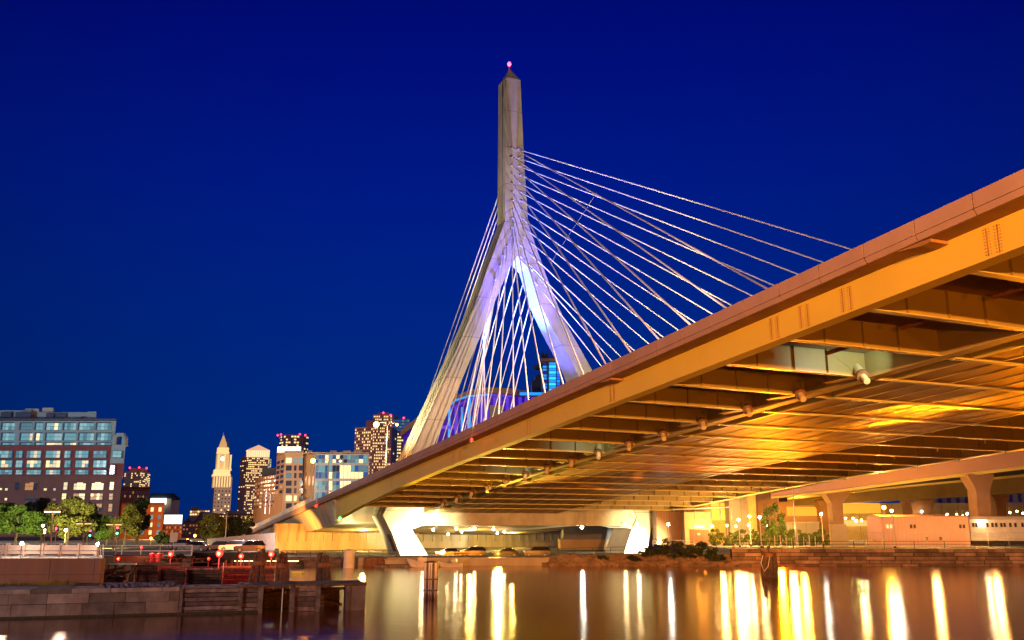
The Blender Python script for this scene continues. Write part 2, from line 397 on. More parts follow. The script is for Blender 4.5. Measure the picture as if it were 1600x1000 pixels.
l1 = MB().loft([qz(itp(NO, z), itp(NI, z), z) for z in zs]+[qz(45.3, 49.4, 4.4), qz(47.4, 52.7, -.4)]).build('tower_leg', M['tower'], bridge)
l2 = MB().loft([qz(itp(FI, z), itp(FO, z), z) for z in zs]+[qz(94.9, 99.4, 5.0), qz(92.6, 97.9, -.4)]).build('tower_leg', M['tower'], bridge)
# light raised strips along the near leg's side face
for dd in (-.62, .0):
    st = MB()
    st.loft([[B(SC+dep(z)*dd, itp(NO, z)-.07, z), B(SC+dep(z)*dd+.10, itp(NO, z)-.07, z), B(SC+dep(z)*dd+.10, itp(NO, z)+.05, z), B(SC+dep(z)*dd, itp(NO, z)+.05, z)] for z in [z for z in zs if z < 67]])
    st.build('seam_strip', M['mortar'], l1)
# crossbeam under the deck with haunches
MB().loft([[B(SC-3.6, t, z0), B(SC-3.6, t, 10.4), B(SC+3.6, t, 10.4), B(SC+3.6, t, z0)] for t, z0 in ((47.0, 4.7), (51.4, 5.8), (92.0, 5.8), (96.8, 5.0))]).build('crossbeam', M['conc'], bridge)
# recessed panel on the near leg foot (side face)
MB().hexa([B(SC-2.2, 46.55, 1.2), B(SC-.6, 46.55, 1.2), B(SC-.6, 46.75, 1.2), B(SC-2.2, 46.75, 1.2)], [B(SC-2.2, 45.2, 4.2), B(SC-.6, 45.2, 4.2), B(SC-.6, 45.4, 4.2), B(SC-2.2, 45.4, 4.2)]).build('recess_frame', M['mortar'], l1)
# red beacon on the tip
bc = MB(); bc.tube([B(SC, 69.75, 103.3), B(SC, 69.75, 104.2)], .12, 6); b_ = bc.build('beacon', M['steel'], bridge)
MB().ball(B(SC, 69.75, 104.6), .42, 8, 1.3).build('lamp_glass', emat('beacon_tip', (1, .03, .12), 7), b_)

# ------------------------------------------------------------------ stay cables
def cable(a, b, r=.10, sag=.0):
    a = Vector(a); b = Vector(b); L = (b-a).length
    pts = [a.lerp(b, k/8)-Vector((0, 0, sag*4*(k/8)*(1-k/8))) for k in range(9)]
    c = MB().tube(pts, r, 8).build('stay_cable', M['cable'], bridge, smooth=True)
    d = (b-a).normalized()
    MB().tube([a, a+d*.9], .24, 8).build('socket', M['conc'], c)
    return a, b, d
nearz = [84.0, 82.0, 80.1, 78.1, 76.1, 74.1, 72.2, 70.2, 68.3, 66.4, 64.3, 62.3, 60.2, 58.0, 55.0]
ends = []
for k, z in enumerate(nearz):
    t = 69.5 if z > 63 else itp(NO, z)+2.2
    a = B(SC-dep(z), t, z); s = 50.0+6.85*k
    z1 = zp(s)-1.0
    A, Bq, d = cable(a, B(s, 51, z1), .118)
    ends.append((s, t, z, d))
farz = [83.9, 81.9, 80.1, 78.1, 76.2, 74.3, 72.4, 70.5, 68.5, 66.7, 64.7, 62.7, 60.3, 57.8, 54.9]
fpts = []
for k, z in enumerate(farz):
    t = 70.7+(84-z)*.065 if z > 64 else itp(FI, z)+.6
    a = B(SC-dep(z), t, z); s = 46.0+6.4*k
    fpts.append(cable(a, B(s, 93, zp(s)-1.0), .112))
# back-span cables, anchored along the median
for k in range(15):
    z = 81-k*2.2
    s = 262-6.0*k
    if z > 62: aa = [(SC+dep(z), 70.4, z)]
    else: aa = [(SC+dep(z), itp(NI, z)-.9, z), (SC+dep(z), itp(FI, z)+.9, z)]
    for (q, t, zz) in aa: cable(B(q, t, zz), B(s, 70.5, zp(s)-1.0), .115)
# thin cross ties between far cables
ct = MB()
def tie(cabs, f0):
    pts = [A.lerp(Bq, f) for (A, Bq, d), f in zip(cabs, f0)]
    ct.tube(pts, .03, 5)
    for p_ in pts: ct.ball(p_, .17, 6)
tie(fpts[:3], (.755, .795, .84))
tie([(B(SC-dep(z), 69.5, z), B(50+6.85*k, 51, zp(50+6.85*k)-1), None) for k, z in enumerate(nearz[:6])], (.46, .46, .46, .46, .46, .46))
ct.build('cross_ties', M['steel'], bridge)

# ------------------------------------------------------------------ cable anchors below the deck edge
for s, t, z, d in ends:
    top = B(s, 51, zp(s)-1.0)
    e = B(s+.3, 49.9, zp(s)-3.15-ex(s))
    dv = Vector(d).normalized(); dv = (dv+Vector((0, 0, -.15))+PH*(-.25)).normalized()
    a = MB(); base = e-dv*1.9
    a.tube([base, e-dv*.15], .36, 12)
    o = a.build('cable_anchor', M['anchor'], bridge, smooth=False)
    MB().tube([e-dv*.25, e+dv*.12], .46, 14).build('collar', M['collar'], o)
    MB().tube([e+dv*.1, e+dv*.95], .24, 12).build('end_cap', M['anchor'], o)
    gp = MB()                               # sloping triangular gusset beside each anchor
    gp.prism([B(s+1.2, 50.6, zp(s)-3.0), B(s+5.6, 51.1, zp(s)-3.1), B(s+5.6, 51.1, zp(s)-1.4), B(s+1.2, 47.8, zp(s)-1.4)], PH*.05)
    gp.obox(B(s+2.8, 50.2, zp(s)-3.05), DH*1.6, PH*.55, Vector((0, 0, .04)))
    gp.build('gusset', M['beam'], o)

# ------------------------------------------------------------------ concrete back span: box girder and abutment end
secs = []
for q, zb, tb in ((172.6, None, 38.0), (176.5, None, 37.8), (200, None, 38.2), (226, None, 38.6), (236, None, 38.9), (246, None, 39.2)):
    zt = zp(q)-1.103
    dpt = {172.6: 4.2, 176.5: 4.2, 200: 3.9, 226: 3.5, 236: 2.7, 246: 1.4}[q]
    secs.append([B(q, 36.9, zt), B(q, 37.4, zt-.7), B(q, tb+1.0, zt-dpt), B(q, 99, zt-dpt), B(q, 101.3, zt-.7), B(q, 101.5, zt)])
MB().loft(secs).build('box_girder', M['wallconc'], bridge)
# retained approach beyond it
MB().loft([[B(q, 37.2, -.5), B(q, 37.2, zp(q)-1.104), B(q, 101, zp(q)-1.104), B(q, 101, -.5)] for q in (238, 299)]).build('approach_wall', M['wallconc'], bridge)
# picket rail on the parapet of the approach
pk = MB()
q = 190.0
while q < 285:
    pk.obox(B(q, 36.12, zp(q)+.5), DH*.7, PH*.03, Vector((0, 0, .55))); q += 1.75
pk.build('screen_panels', M['white_paint'], bridge)

# ------------------------------------------------------------------ navigation lights hung from the edge
def nav(q, dz, m, big=.2):
    z = zp(q); mb = MB()
    mb.tube([B(q, 35.9, z-.1), B(q, 35.8, z-dz+.3)], .03, 5); mb.obox(B(q, 35.9, z-.2), DH*.3, PH*.12, Vector((0, 0, .12)))
    mb.obox(B(q, 35.85, z-dz-.22), DH*.32, PH*.18, Vector((0, 0, .08)))
    o = mb.build('navigation_light', M['steel'], bridge)
    MB().ball(B(q, 35.8, z-dz), big, 8).build('lamp_glass', m, o)
nav(95.3, 1.55, M['red_lamp'], .16); nav(183, 1.4, M['red_lamp'], .26); nav(161, 5.4, M['green_lamp'], .26)
# fascia brackets (sign-arm corbels) at two places
for q in (31.6, 64.5):
    z = zp(q)-1.1
    MB().prism([B(q-.3, 36.35, z-.03), B(q+2.8, 36.35, z-.03), B(q+.4, 36.35, z-.26), B(q-.3, 36.35, z-.2)], PH*1.2).build('corbel', M['soffit'], bridge)
# floodlights fixed inside the V piers
for tt, zz in ((51.0, 6.0), (53.5, 6.0), (93.0, 6.2), (96.0, 6.2)):
    o = MB().obox(B(SC-4.15, tt, zz), DH*.15, PH*.28, Vector((0, 0, .22))).build('floodlight', M['steel'], bridge)
    MB().obox(B(SC-4.32, tt, zz), DH*.015, PH*.2, Vector((0, 0, .15))).build('lens', M['globe_warm'], o)
# ceiling lamps under the back span
for (px, py) in ((677, 828), (713, 826), (742, 826), (721, 831), (700, 835), (771, 827), (788, 831), (777, 833)):
    P_ = at(px, py, 196+(py-826)*3)
    o = MB().tube([P_+Vector((0, 0, .2)), P_+Vector((0, 0, 1.4))], .04, 5).build('ceiling_lamp', M['steel'], bridge)
    MB().ball(P_, .2, 6).build('lamp_glass', M['globe_warm'], o)
P_ = at(909, 824, 186)
o = MB().tube([P_+Vector((0, 0, .2)), P_+Vector((0, 0, 1.8))], .04, 5).build('ceiling_lamp', M['steel'], bridge)
MB().ball(P_, .28, 6).build('lamp_glass', M['globe_white'], o)
# roadway lamps standing on the bridge (they belong to the deck's west kerb)
def road_lamp(xb, yb, xl, yl, s_guess, both, label, x2=None):
    Y = s_guess
    b0 = at(xb, yb+12, Y); lp = at(xl, yl, Y)
    e = empty('street_lamp', b0, label, 'street lamp', 'curved-arm lamps on the bridge road')
    top = Vector((b0.x, Y, lp.z-.3))
    mb = MB(); mb.tube([b0, top], [.14, .08], 8)
    mb.build('pole', M['steel'], e)
    arms = [xl]+([x2] if x2 else [])
    for i, ax in enumerate(arms):
        tp = at(ax, yl, Y); mid = top.lerp(tp, .5)+Vector((0, 0, .45))
        MB().tube([top, top.lerp(mid, .5)+Vector((0, 0, .35)), mid, tp+Vector((0, 0, .18))], .06, 6).build('arm', M['steel'], e)
        h = MB().lathe(tp, [(.05, .3), (.3, .2), (.34, .0), (.1, -.02)], 10).build('lamp_head', M['steel'], e)
        MB().ball(tp-Vector((0, 0, .08)), (.52 if i == 0 else .26), 8).build('lamp_glass', M['globe_sodium'], h)
# ================================================================== WATER AND GROUND
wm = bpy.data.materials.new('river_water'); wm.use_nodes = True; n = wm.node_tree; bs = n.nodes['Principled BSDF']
bs.inputs['Base Color'].default_value = (.22, .07, .004, 1); bs.inputs['Specular Tint'].default_value = (1, .76, .46, 1); bs.inputs['Roughness'].default_value = .11  # specular tint put in to make reflected lamplight more orange
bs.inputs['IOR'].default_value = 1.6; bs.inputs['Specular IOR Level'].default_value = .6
g_ = n.nodes.new('ShaderNodeNewGeometry'); mp = n.nodes.new('ShaderNodeMapping'); mp.inputs['Scale'].default_value = (.14, .9, 1)
nz = n.nodes.new('ShaderNodeTexNoise'); nz.inputs['Scale'].default_value = 1.6; nz.inputs['Detail'].default_value = 8; nz.inputs['Roughness'].default_value = .62
bp = n.nodes.new('ShaderNodeBump'); bp.inputs['Strength'].default_value = .3; bp.inputs['Distance'].default_value = .05
n.links.new(g_.outputs['Position'], mp.inputs[0]); n.links.new(mp.outputs[0], nz.inputs['Vector']); n.links.new(nz.outputs[0], bp.inputs['Height']); n.links.new(bp.outputs[0], bs.inputs['Normal'])
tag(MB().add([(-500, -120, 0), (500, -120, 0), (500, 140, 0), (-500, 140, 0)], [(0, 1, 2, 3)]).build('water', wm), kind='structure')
G0 = .5
tag(MB().add([(-6000, 134, G0), (6000, 134, G0), (6000, 7000, G0), (-6000, 7000, G0)], [(0, 1, 2, 3)]).build('ground', M['ground']), kind='structure')
def plan(x, y, Y): q = at(x, y, Y); return (q.x, Y)
def slab(name, pts, z, m, thick=4.0):
    o = MB().prism([(a, b, z-thick) for a, b in pts], (0, 0, thick)).build(name, m); return tag(o, kind='structure')
# right-hand quay terrace (z 2.3), left terrace (z 3.0), car park (z 1.7), middle quay (z 1.0)
RZ = 2.35; LZ = 3.0
xr0 = at(1140, 860, 134).x
slab('quay_terrace', [(xr0, 133.4), (400, 133.4), (900, 700), (xr0+60, 700), (xr0+2, 160)], RZ, M['path'])
slab('grass_strip', [(xr0+6, 136.5), (400, 136.5), (400, 139.5), (xr0+6, 139.5)], RZ+.02, M['grass'], .02)
wl = plan(155, 890, 66)
slab('street_terrace', [(-400, 66.4), (wl[0], 66.4), plan(156, 860, 120), (-400, 120)], LZ, M['path'])
slab('street', [plan(100, 860, 106), plan(297, 860, 108), plan(300, 860, 139), plan(330, 850, 240), plan(700, 840, 900), (600, 2500), (-2500, 2500), (-900, 300), (-400, 112)], 2.0, M['ground'])
def gz(px, Y): return LZ if (px < 157 and Y < 119) else (2.0 if px < 297 else 1.7)
slab('car_park', [plan(297, 860, 139.3), plan(432, 860, 137), plan(436, 860, 168), plan(340, 850, 232)], 1.7, M['asphalt'], 2)
slab('middle_quay', [plan(430, 872, 135), plan(1150, 872, 135), plan(1150, 866, 148), plan(430, 866, 148)], 1.0, M['path'], 2)

# ------------------------------------------------------------------ stone quay wall, right bank
qw = MB(); rnd = random.Random(3)
def wallpt(u, z): return Vector((xr0+u, 133.2-.0*u, z))
L = 150
for c in range(5):
    z0 = -.25+c*.52; z1 = z0+.50
    u = -rnd.random()*2
    while u < L:
        wd = rnd.uniform(1.4, 4.6); d = rnd.uniform(-.05, .07)
        qw.mi = rnd.choice((0, 0, 2, 3)); qw.box(xr0+max(u, 0)+.05, xr0+u+wd-.05, 132.75+d*2, 133.6, z0+.03, z1-.03 if c < 4 else RZ-.02); u += wd
qw.mi = 1; qw.box(xr0, xr0+L, 132.95, 133.7, -.5, RZ-.05)
o = qw.build('quay_wall', [M['quaystone'], M['mortar'], M['quaystoneb'], M['quaystonec']]); tag(o, 'long granite block quay wall on the right bank under the dark railing', 'wall')
# concrete middle quay wall
mb = MB()
a0 = plan(700, 886, 133.6); a1 = plan(862, 886, 134)
xa, xb = at(560, 880, 134).x, at(868, 880, 134).x
u = xa
while u < xb:
    mb.box(u+.01, min(u+4, xb)-.01, 133.7+rnd.uniform(0, .03), 135.0, -.5, 1.12); u += 4
o = mb.build('quay_wall', M['wallconc']); tag(o, 'low plain concrete quay wall beneath the bridge behind the moored boats', 'wall')
# sloped stone apron left of it
mb = MB(); xc = at(436, 880, 134).x
for i in range(26):
    for j in range(4):
        x_ = xc+(xa-xc)*i/26; w_ = (xa-xc)/26
        y0 = 131.6+j*.9; z0 = -.1+j*.3
        dz = rnd.uniform(-.04, .06)
        mb.hexa([(x_, y0, z0-.4), (x_+w_*.96, y0, z0-.4), (x_+w_*.96, y0+.86, z0-.1), (x_, y0+.86, z0-.1)], [(x_, y0, z0+dz), (x_+w_*.96, y0, z0+dz), (x_+w_*.96, y0+.86, z0+.3+dz), (x_, y0+.86, z0+.3+dz)])
tag(mb.build('sloped_apron', M['rock']), 'sloping stone paved river bank left of the wooden dock', 'bank')
# riprap rocks
def rock(mb, c, r, rn):
    c = Vector(c); secs = []
    for k, (zz, rr) in enumerate(((-.5, .75), (-.1, 1.0), (.3, .85), (.55, .4))):
        secs.append([c+Vector((math.cos(a*math.pi/3+.3)*r*rr*rn.uniform(.75, 1.2), math.sin(a*math.pi/3+.3)*r*rr*rn.uniform(.75, 1.2), zz*r*rn.uniform(.8, 1.1))) for a in range(6)])
    mb.loft(secs)
mb = MB(); rn = random.Random(11)
x0, x1 = at(858, 880, 133).x, at(1150, 880, 133).x
for i in range(620):
    x_ = rn.uniform(x0, x1); v = rn.random()
    rock(mb, (x_, 131.3+v*3.6, -.15+v*1.5), rn.uniform(.22, .62), rn)
tag(mb.build('riprap', M['rock']), kind='stuff')
tag(bpy.data.objects['riprap'], 'loose brown boulders piled along the water below the shrubs', 'rocks')
mb = MB(); mb.add([(x0-1, 131.5, -.4), (x1, 131.5, -.4), (x1, 135.5, 1.1), (x0-1, 135.5, 1.1)], [(0, 1, 2, 3)])
tag(mb.build('bank', M['rock']), kind='structure')

# ------------------------------------------------------------------ railings on the far quays
def railing(name, label, pts, h, step, m, r=.035, rails=(1.0, .12), group=None):
    """pts: ground points"""
    e = empty(name, pts[0], label, 'railing', group)
    pts = [Vector(q) for q in pts]
    post = MB().tube([Vector(e['org']), Vector(e['org'])+Vector((0, 0, h))], r*1.3, 6).build('post', m, e)
    first = True
    rb = MB()
    for a, b in zip(pts, pts[1:]):
        L_ = (b-a).length; k = int(L_/step)
        for i in range(k+1):
            q = a.lerp(b, i/max(1, k))
            if first: post.location = q-pts[0]; first = False; continue
            c = post.copy(); col.objects.link(c); c.parent = e; c.location = q-pts[0]
        for f in rails: rb.tube([a+Vector((0, 0, h*f)), b+Vector((0, 0, h*f))], r, 6)
    rb.build('rail', m, e)
    return e
railing('railing', 'dark two-rail railing running on top of the granite quay wall at right', [(xr0+.5, 133.9, RZ), (xr0+75, 133.9, RZ)], 1.05, 4.2, M['dark_steel'], .04, (1, .6, .2))
p1, p2 = plan(440, 868, 136), plan(868, 868, 136)
railing('railing', 'thin dark railing along the middle quay in front of the bright tower foot', [(p1[0], p1[1], 1.0), (p2[0], p2[1], 1.0)], 1.05, 2.1, M['dark_steel'], .03, (1, .55, .12))
p3 = plan(1148, 864, 136)
railing('railing', 'dark railing above the boulders between the bright pier foot and the shrubs', [(p2[0]+.3, p2[1], 1.3), (p3[0], p3[1], 1.9)], 1.05, 2.6, M['dark_steel'], .03, (1, .55, .12))

# ------------------------------------------------------------------ street lamps, right bank
def post_lamp(px, pyl, pyb, Y, m, rad, label, group='post-top lamps on the right quay', name='lamp_post', color=None):
    base = at(px, pyb, Y); top = at(px+(0 if px > 0 else 0), pyl, Y)
    base = Vector((top.x, Y, RZ if px > 1000 else base.z))
    e = empty(name, base, label, 'lamp post', group)
    MB().tube([base, Vector((base.x, Y, base.z+.5)), top-Vector((0, 0, rad))], [.13, .08, .055], 8).build('pole', M['white_paint'], e)
    MB().lathe(base, [(.2, 0), (.2, .12), (.1, .3)], 8).build('base', M['dark_steel'], e)
    h = MB().ball(top, rad, 8).build('globe', m, e)
    MB().lathe(top+Vector((0, 0, rad*.8)), [(rad*.8, 0), (.05, rad*.45)], 8).build('cap', M['dark_steel'], h)
    return e
post_lamp(1044, 819, 846, 146, M['globe_white'], .19, 'lone white post lamp left of the brown double door')
post_lamp(1154, 812, 850, 146, M['globe_warm'], .18, 'warm post lamp, first right of the door, before the grey columns')
post_lamp(1171, 807, 848, 152, M['globe_warm'], .18, 'tall warm post lamp in front of the pale yellow column')
post_lamp(1187, 808, 853, 140, M['globe_warm'], .18, 'warm post lamp just left of the lone small tree, nearest the quay edge')
post_lamp(1283, 803, 845, 152, M['globe_white'], .18, 'white post lamp left of the flared concrete viaduct pier')
post_lamp(1393, 798, 853, 139, M['globe_white'], .18, 'white post lamp in front of the corner of the long pink shed')
post_lamp(1440, 799, 812, 190, M['globe_warm'], .18, 'small bright lamp beyond the roof of the long pink shed')
e = post_lamp(1381, 793, 850, 165, M['globe_sodium'], .38, 'big orange sodium lamp glaring under the viaduct', None, 'lamp_post')
for i, (x_, y_, m_) in enumerate(((1113, 822, 'globe_warm'), (1136, 821, 'globe_yellow'), (1150, 822, 'globe_yellow'), (1170, 821, 'globe_warm'), (1198, 821, 'globe_warm'))):
    q = at(x_, y_, 168)
    e = empty('wall_lamp', q, ['round wall lamp nearest the double door', 'round lamp between the door and the grey columns', 'round lamp low behind the first post lamp', 'round lamp low behind the tall post lamp', 'round lamp low beside the lone small tree'][i], 'wall lamp', 'round lamps along the power house')
    MB().tube([Vector((q.x, q.y, RZ)), q-Vector((0, 0, .2))], .06, 6).build('stem', M['steel'], e)
    MB().ball(q, .17, 8).build('globe', M[m_], e)
# strings of small lamps deep under the viaduct
k = 0
for (x_, y_, m_) in ((1238, 812, 'globe_green'), (1246, 814, 'globe_warm'), (1251, 813, 'globe_green'), (1275, 813, 'globe_warm'), (1283, 812, 'globe_warm'), (1289, 811, 'globe_warm'),
                     (1321, 810, 'globe_green'), (1333, 810, 'globe_green'), (1338, 814, 'globe_warm'), (1346, 813, 'globe_warm'), (1362, 811, 'globe_green'), (1369, 808, 'globe_green'), (1373, 813, 'globe_warm'), (1382, 807, 'globe_green'),
                     (1429, 806, 'globe_green'), (1480, 804, 'globe_warm'), (1495, 804, 'globe_green'), (1504, 806, 'globe_green'), (1511, 803, 'globe_warm'), (1519, 805, 'globe_green'),
                     (1560, 800, 'globe_green'), (1560, 806, 'globe_green'), (1578, 801, 'globe_green'), (1589, 799, 'globe_green'), (1598, 802, 'globe_green')):
    q = at(x_, y_, 210)
    e = MB().tube([q+Vector((0, 0, .2)), q+Vector((0, 0, 1.1))], .05, 5).build('ceiling_lamp', M['steel'], loc=q)
    tag(e, 'small greenish lamp hung in the dark beneath the distant viaduct' if m_ == 'globe_green' else 'small warm lamp hung in the dark beneath the distant viaduct', 'lamp', 'small %s lamps under the viaduct' % ('green' if m_ == 'globe_green' else 'warm'))
    MB().ball(q, .2, 6).build('lamp_glass', M[m_], e)
# tall dark pole
q = at(1243, 828, 150); t_ = at(1240, 765, 150)
tag(MB().tube([Vector((q.x, 150, RZ)), Vector((q.x, 150, t_.z))], [.13, .09], 8).build('pole', M['steel']), 'tall bare grey pole in front of the power house bushes', 'pole')
bpy.data.objects['pole']['org'] = (0, 0, 0)

# ------------------------------------------------------------------ power house and neighbours
SK = [0.0]                                  # side walls of a block run back along this slope (x per y)
def pbox(mb, x0, x1, y0, y1, Y, dpt, zb=None):
    a = at(x0, (y0+y1)/2, Y); b = at(x1, (y0+y1)/2, Y); zt = at(x0, y0, Y).z; z0 = at(x0, y1, Y).z if zb is None else zb
    k = SK[0]*dpt; l, r = min(a.x, b.x), max(a.x, b.x)
    return mb.hexa([(l, Y, z0), (r, Y, z0), (r+k, Y+dpt, z0), (l+k, Y+dpt, z0)], [(l, Y, zt), (r, Y, zt), (r+k, Y+dpt, zt), (l+k, Y+dpt, zt)])
M['tanpanel'] = lines(mat('tan_panel', (.50, .42, .26), .7, var=.1, scale=.3, dirt=.2), (1, 0, 0), 4.0, .06, .6)
M['brownpanel'] = lines(mat('brown_panel', (.17, .09, .05), .6, var=.15, scale=.3), (1, 0, 0), .5, .05, .6)
M['greycol'] = lines(mat('grey_column', (.34, .33, .26), .7, var=.1, scale=.4), (1, 0, 0), 2.5, .08, .5)
M['yellowpanel'] = lines(mat('yellow_panel', (.62, .46, .14), .6, var=.2, scale=.4, dirt=.2), (1, 0, 0), 4.4, .12, .4)
M['pinkwall'] = mat('pink_wall', (.46, .32, .26), .8, var=.08, scale=.3, dirt=.15)
M['browncol'] = mat('brown_wall', (.30, .19, .10), .7, var=.12, scale=.3, dirt=.2)
M['pinkshed'] = corrug(mat('shed_cladding', (.50, .29, .23), .6, var=.06, scale=.3), (1, 0, 0), .6, .5, .05)
e = empty('power_house', (at(1150, 840, 178).x, 178, RZ), 'tall yellow lit power house with grey columns and brown double door', 'building')
for (x0, x1, y0, y1, Y, m_, nm) in ((1026, 1070, 798, 850, 181, 'brownpanel', 'brown_bay'), (1070, 1112, 800, 850, 178, 'tanpanel', 'door_block'), (1026, 1140, 745, 850, 184, 'yellowpanel', 'lit_bay'),
        (1140, 1170, 760, 850, 180, 'greycol', 'grey_column'), (1170, 1182, 760, 850, 179, 'yellowpanel', 'pale_column'), (1182, 1216, 752, 850, 182, 'browncol', 'brown_column')):
    pbox(MB(), x0, x1, y0, y1, Y, 12+186-Y, RZ-.1).build(nm, M[m_], e)
dr_ = pbox(MB(), 1078, 1108, 827, 849, 177.9, .2, RZ).build('door', M['brownpanel'], e)
pbox(MB(), 1090, 1094, 833, 836, 177.7, .1).build('notice', M['white_paint'], dr_)
pbox(MB(), 1077, 1109, 825.5, 827, 177.6, .5).build('door_hood', M['steel'], e)
pbox(MB(), 1086, 1100, 821.5, 824.5, 177.3, .6).build('bulkhead_lamp', M['globe_sodium'], e)
pp = MB(); pp.tube([at(1050, 796, 176), at(1144, 792, 176)], .16, 8)
for x_ in (1086, 1110, 1126, 1144): pp.tube([at(x_, 794, 176), at(x_, 812, 176)], .10, 6)
pp.build('pipe_run', M['steel'], e)
for x_, y_ in ((1112, 800), (1126, 800)):
    pbox(MB(), x_, x_+12, y_-14, y_+13, 183.8, .15).build('window', emat('lit_screen', (1, .55, .05), .8, (.5, .4, .1)), e)
e = empty('pink_building', (at(1250, 830, 200).x, 200, RZ), 'flat pink building with one small window right of the power house', 'building')
pbox(MB(), 1208, 1300, 752, 850, 200, 20, RZ).build('wall', M['pinkwall'], e)
pbox(MB(), 1217, 1230, 777, 784, 199.9, .2).build('window', M['mortar'], e)
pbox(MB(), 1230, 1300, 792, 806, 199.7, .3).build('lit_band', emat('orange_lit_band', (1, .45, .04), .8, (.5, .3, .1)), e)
e = empty('low_shed', (at(1250, 830, 172).x, 172, RZ), 'low grey shed behind the clipped bushes under the viaduct edge', 'building')
pbox(MB(), 1232, 1280, 817, 832, 172, 6, RZ).build('wall', M['greycol'], e)
pbox(MB(), 1231, 1281, 815.5, 817, 171.6, 7).build('roof', M['steel'], e)
# dark wall with the orange foot, between the tower legs
e = empty('dark_hall', (at(920, 845, 215).x, 215, G0), 'dark grey-violet hall wall seen between the tower legs', 'building')
pbox(MB(), 880, 972, 800, 843, 215, 12).build('wall', mat('violet_cladding', (.10, .10, .14), .6), e)
pbox(MB(), 876, 972, 843, 862, 214.4, 13, G0).build('plinth', M['browncol'], e)
# ribbed retaining walls under the back span
def ribwall(name, label, x0, x1, yt, Y0, Y1, m_, cat='wall', ribs=16, slope=0):
    a = at(x0, yt, Y0); b = at(x1, yt, Y1)
    e = empty(name, (a.x, a.y, G0), label, cat)
    v = Vector((b.x-a.x, b.y-a.y, 0)); nrm = Vector((v.y, -v.x, 0)).normalized(); nrm = -nrm if nrm.y > 0 else nrm
    zt0 = a.z; zt1 = b.z
    A0 = Vector((a.x, a.y, G0)); B0 = Vector((b.x, b.y, G0))
    MB().hexa([A0, B0, B0-nrm*1, A0-nrm*1], [A0+Vector((0, 0, zt0-G0)), B0+Vector((0, 0, zt1-G0)), B0-nrm*1+Vector((0, 0, zt1-G0)), A0-nrm*1+Vector((0, 0, zt0-G0))]).build('wall', m_, e)
    rb = None
    for k in range(ribs):
        f = (k+.5)/ribs; q = A0.lerp(B0, f); zt = zt0+(zt1-zt0)*f
        MB().obox(q+nrm*.15+Vector((0, 0, (zt-G0)*.66)), v.normalized()*.14, nrm*.15, Vector((0, 0, (zt-G0)*.33))).build('rib', m_, e)
    return e
M['orangewall'] = mat('stained_orange_lit_concrete', (.42, .30, .19), .85, var=.25, scale=.5, dirt=.6, dcol=(.2, .08, .02), streak=True)  # orange lamplight put into the base colour, with random stains
ribwall('retaining_wall', 'long ribbed retaining wall below the row of ceiling lamps', 655, 890, 824, 232, 262, M['wallconc'], ribs=18)
ribwall('retaining_wall', 'orange lit retaining wall left of the bright tower foot', 430, 655, 818, 205, 225, M['orangewall'], ribs=17)
# viaduct, right
M['vfascia'] = mat('viaduct_fascia', (.36, .22, .18), .7, var=.07, scale=.2, dirt=.15)
M['vsoffit'] = mat('viaduct_soffit', (.17, .14, .08), .6, var=.2, scale=.3)
M['vpier'] = mat('viaduct_pier', (.30, .19, .13), .8, var=.12, scale=.6, dirt=.3)
e = empty('viaduct', (at(1540, 805, 160).x, 160, RZ), 'curving pink road viaduct on flared concrete piers at right', 'viaduct')
def beam_px(name, mat_, tops, bots, Ys, dpt, parent):
    secs = []
    for (xt, yt), (xb_, yb_), Y in zip(tops, bots, Ys):
        a = at(xt, yt, Y); zb = at(xt, yb_, Y).z
        secs.append([(a.x, Y, a.z), (a.x, Y, zb), (a.x+dpt*.3, Y+dpt, zb), (a.x+dpt*.3, Y+dpt, a.z)])
    return MB().loft(secs).build(name, mat_, parent)
beam_px('fascia', M['vfascia'], [(1205, 771), (1300, 752), (1450, 724), (1600, 700), (1760, 672)], [(0, 775), (0, 765), (0, 745), (0, 727), (0, 706)], [176, 168, 160, 152, 144], 1.2, e)
beam_px('lower_girder', M['flange'], [(1205, 776), (1300, 766), (1450, 746), (1600, 728), (1760, 707)], [(0, 779), (0, 770), (0, 751), (0, 733), (0, 713)], [177, 169, 161, 153, 145], 1.0, e)
beam_px('deck', M['vsoffit'], [(1230, 775), (1300, 766), (1450, 746), (1600, 728), (1760, 707)], [(0, 778), (0, 769), (0, 749), (0, 731), (0, 710)], [178.5, 171, 163, 155, 147], 44, e)
beam_px('far_girder', M['vsoffit'], [(1240, 776), (1320, 766), (1450, 755), (1600, 742), (1760, 728)], [(0, 790), (0, 786), (0, 779), (0, 770), (0, 760)], [200, 195, 188, 182, 176], 4, e)
beam_px('inner_girder', M['flange'], [(1290, 772), (1370, 763), (1450, 755), (1600, 741), (1760, 725)], [(0, 775), (0, 766), (0, 758), (0, 745), (0, 730)], [180, 176, 171, 164, 156], .8, e)
def pier(x0, x1, xs0, xs1, yt, yk, Y, m_, dp=3.0):
    a, b = at(x0, yt, Y), at(x1, yt, Y); c, d_ = at(xs0, yk, Y), at(xs1, yk, Y)
    g0, g1 = at(xs0+3, 815, Y).x, at(xs1-1, 815, Y).x
    def rg(l, r, z): return [(l, Y, z), (r, Y, z), (r, Y+dp, z), (l, Y+dp, z)]
    MB().loft([rg(a.x, b.x, a.z), rg(a.x, b.x, at(x0, yt+2.5, Y).z), rg(c.x, d_.x, c.z), rg(g0, g1, RZ-.1)]).build('pier', m_, e)
pier(1290, 1328, 1300, 1317, 768, 786, 172, M['vpier'])
pier(1512, 1553, 1525, 1547, 741, 765, 157, M['vpier'])
pier(1420, 1462, 1426, 1457, 776, 797, 192, M['soffit'], 5)
pier(1548, 1580, 1556, 1572, 768, 785, 190, M['soffit'])
pier(1277, 1304, 1283, 1299, 782, 795, 196, M['browncol'])
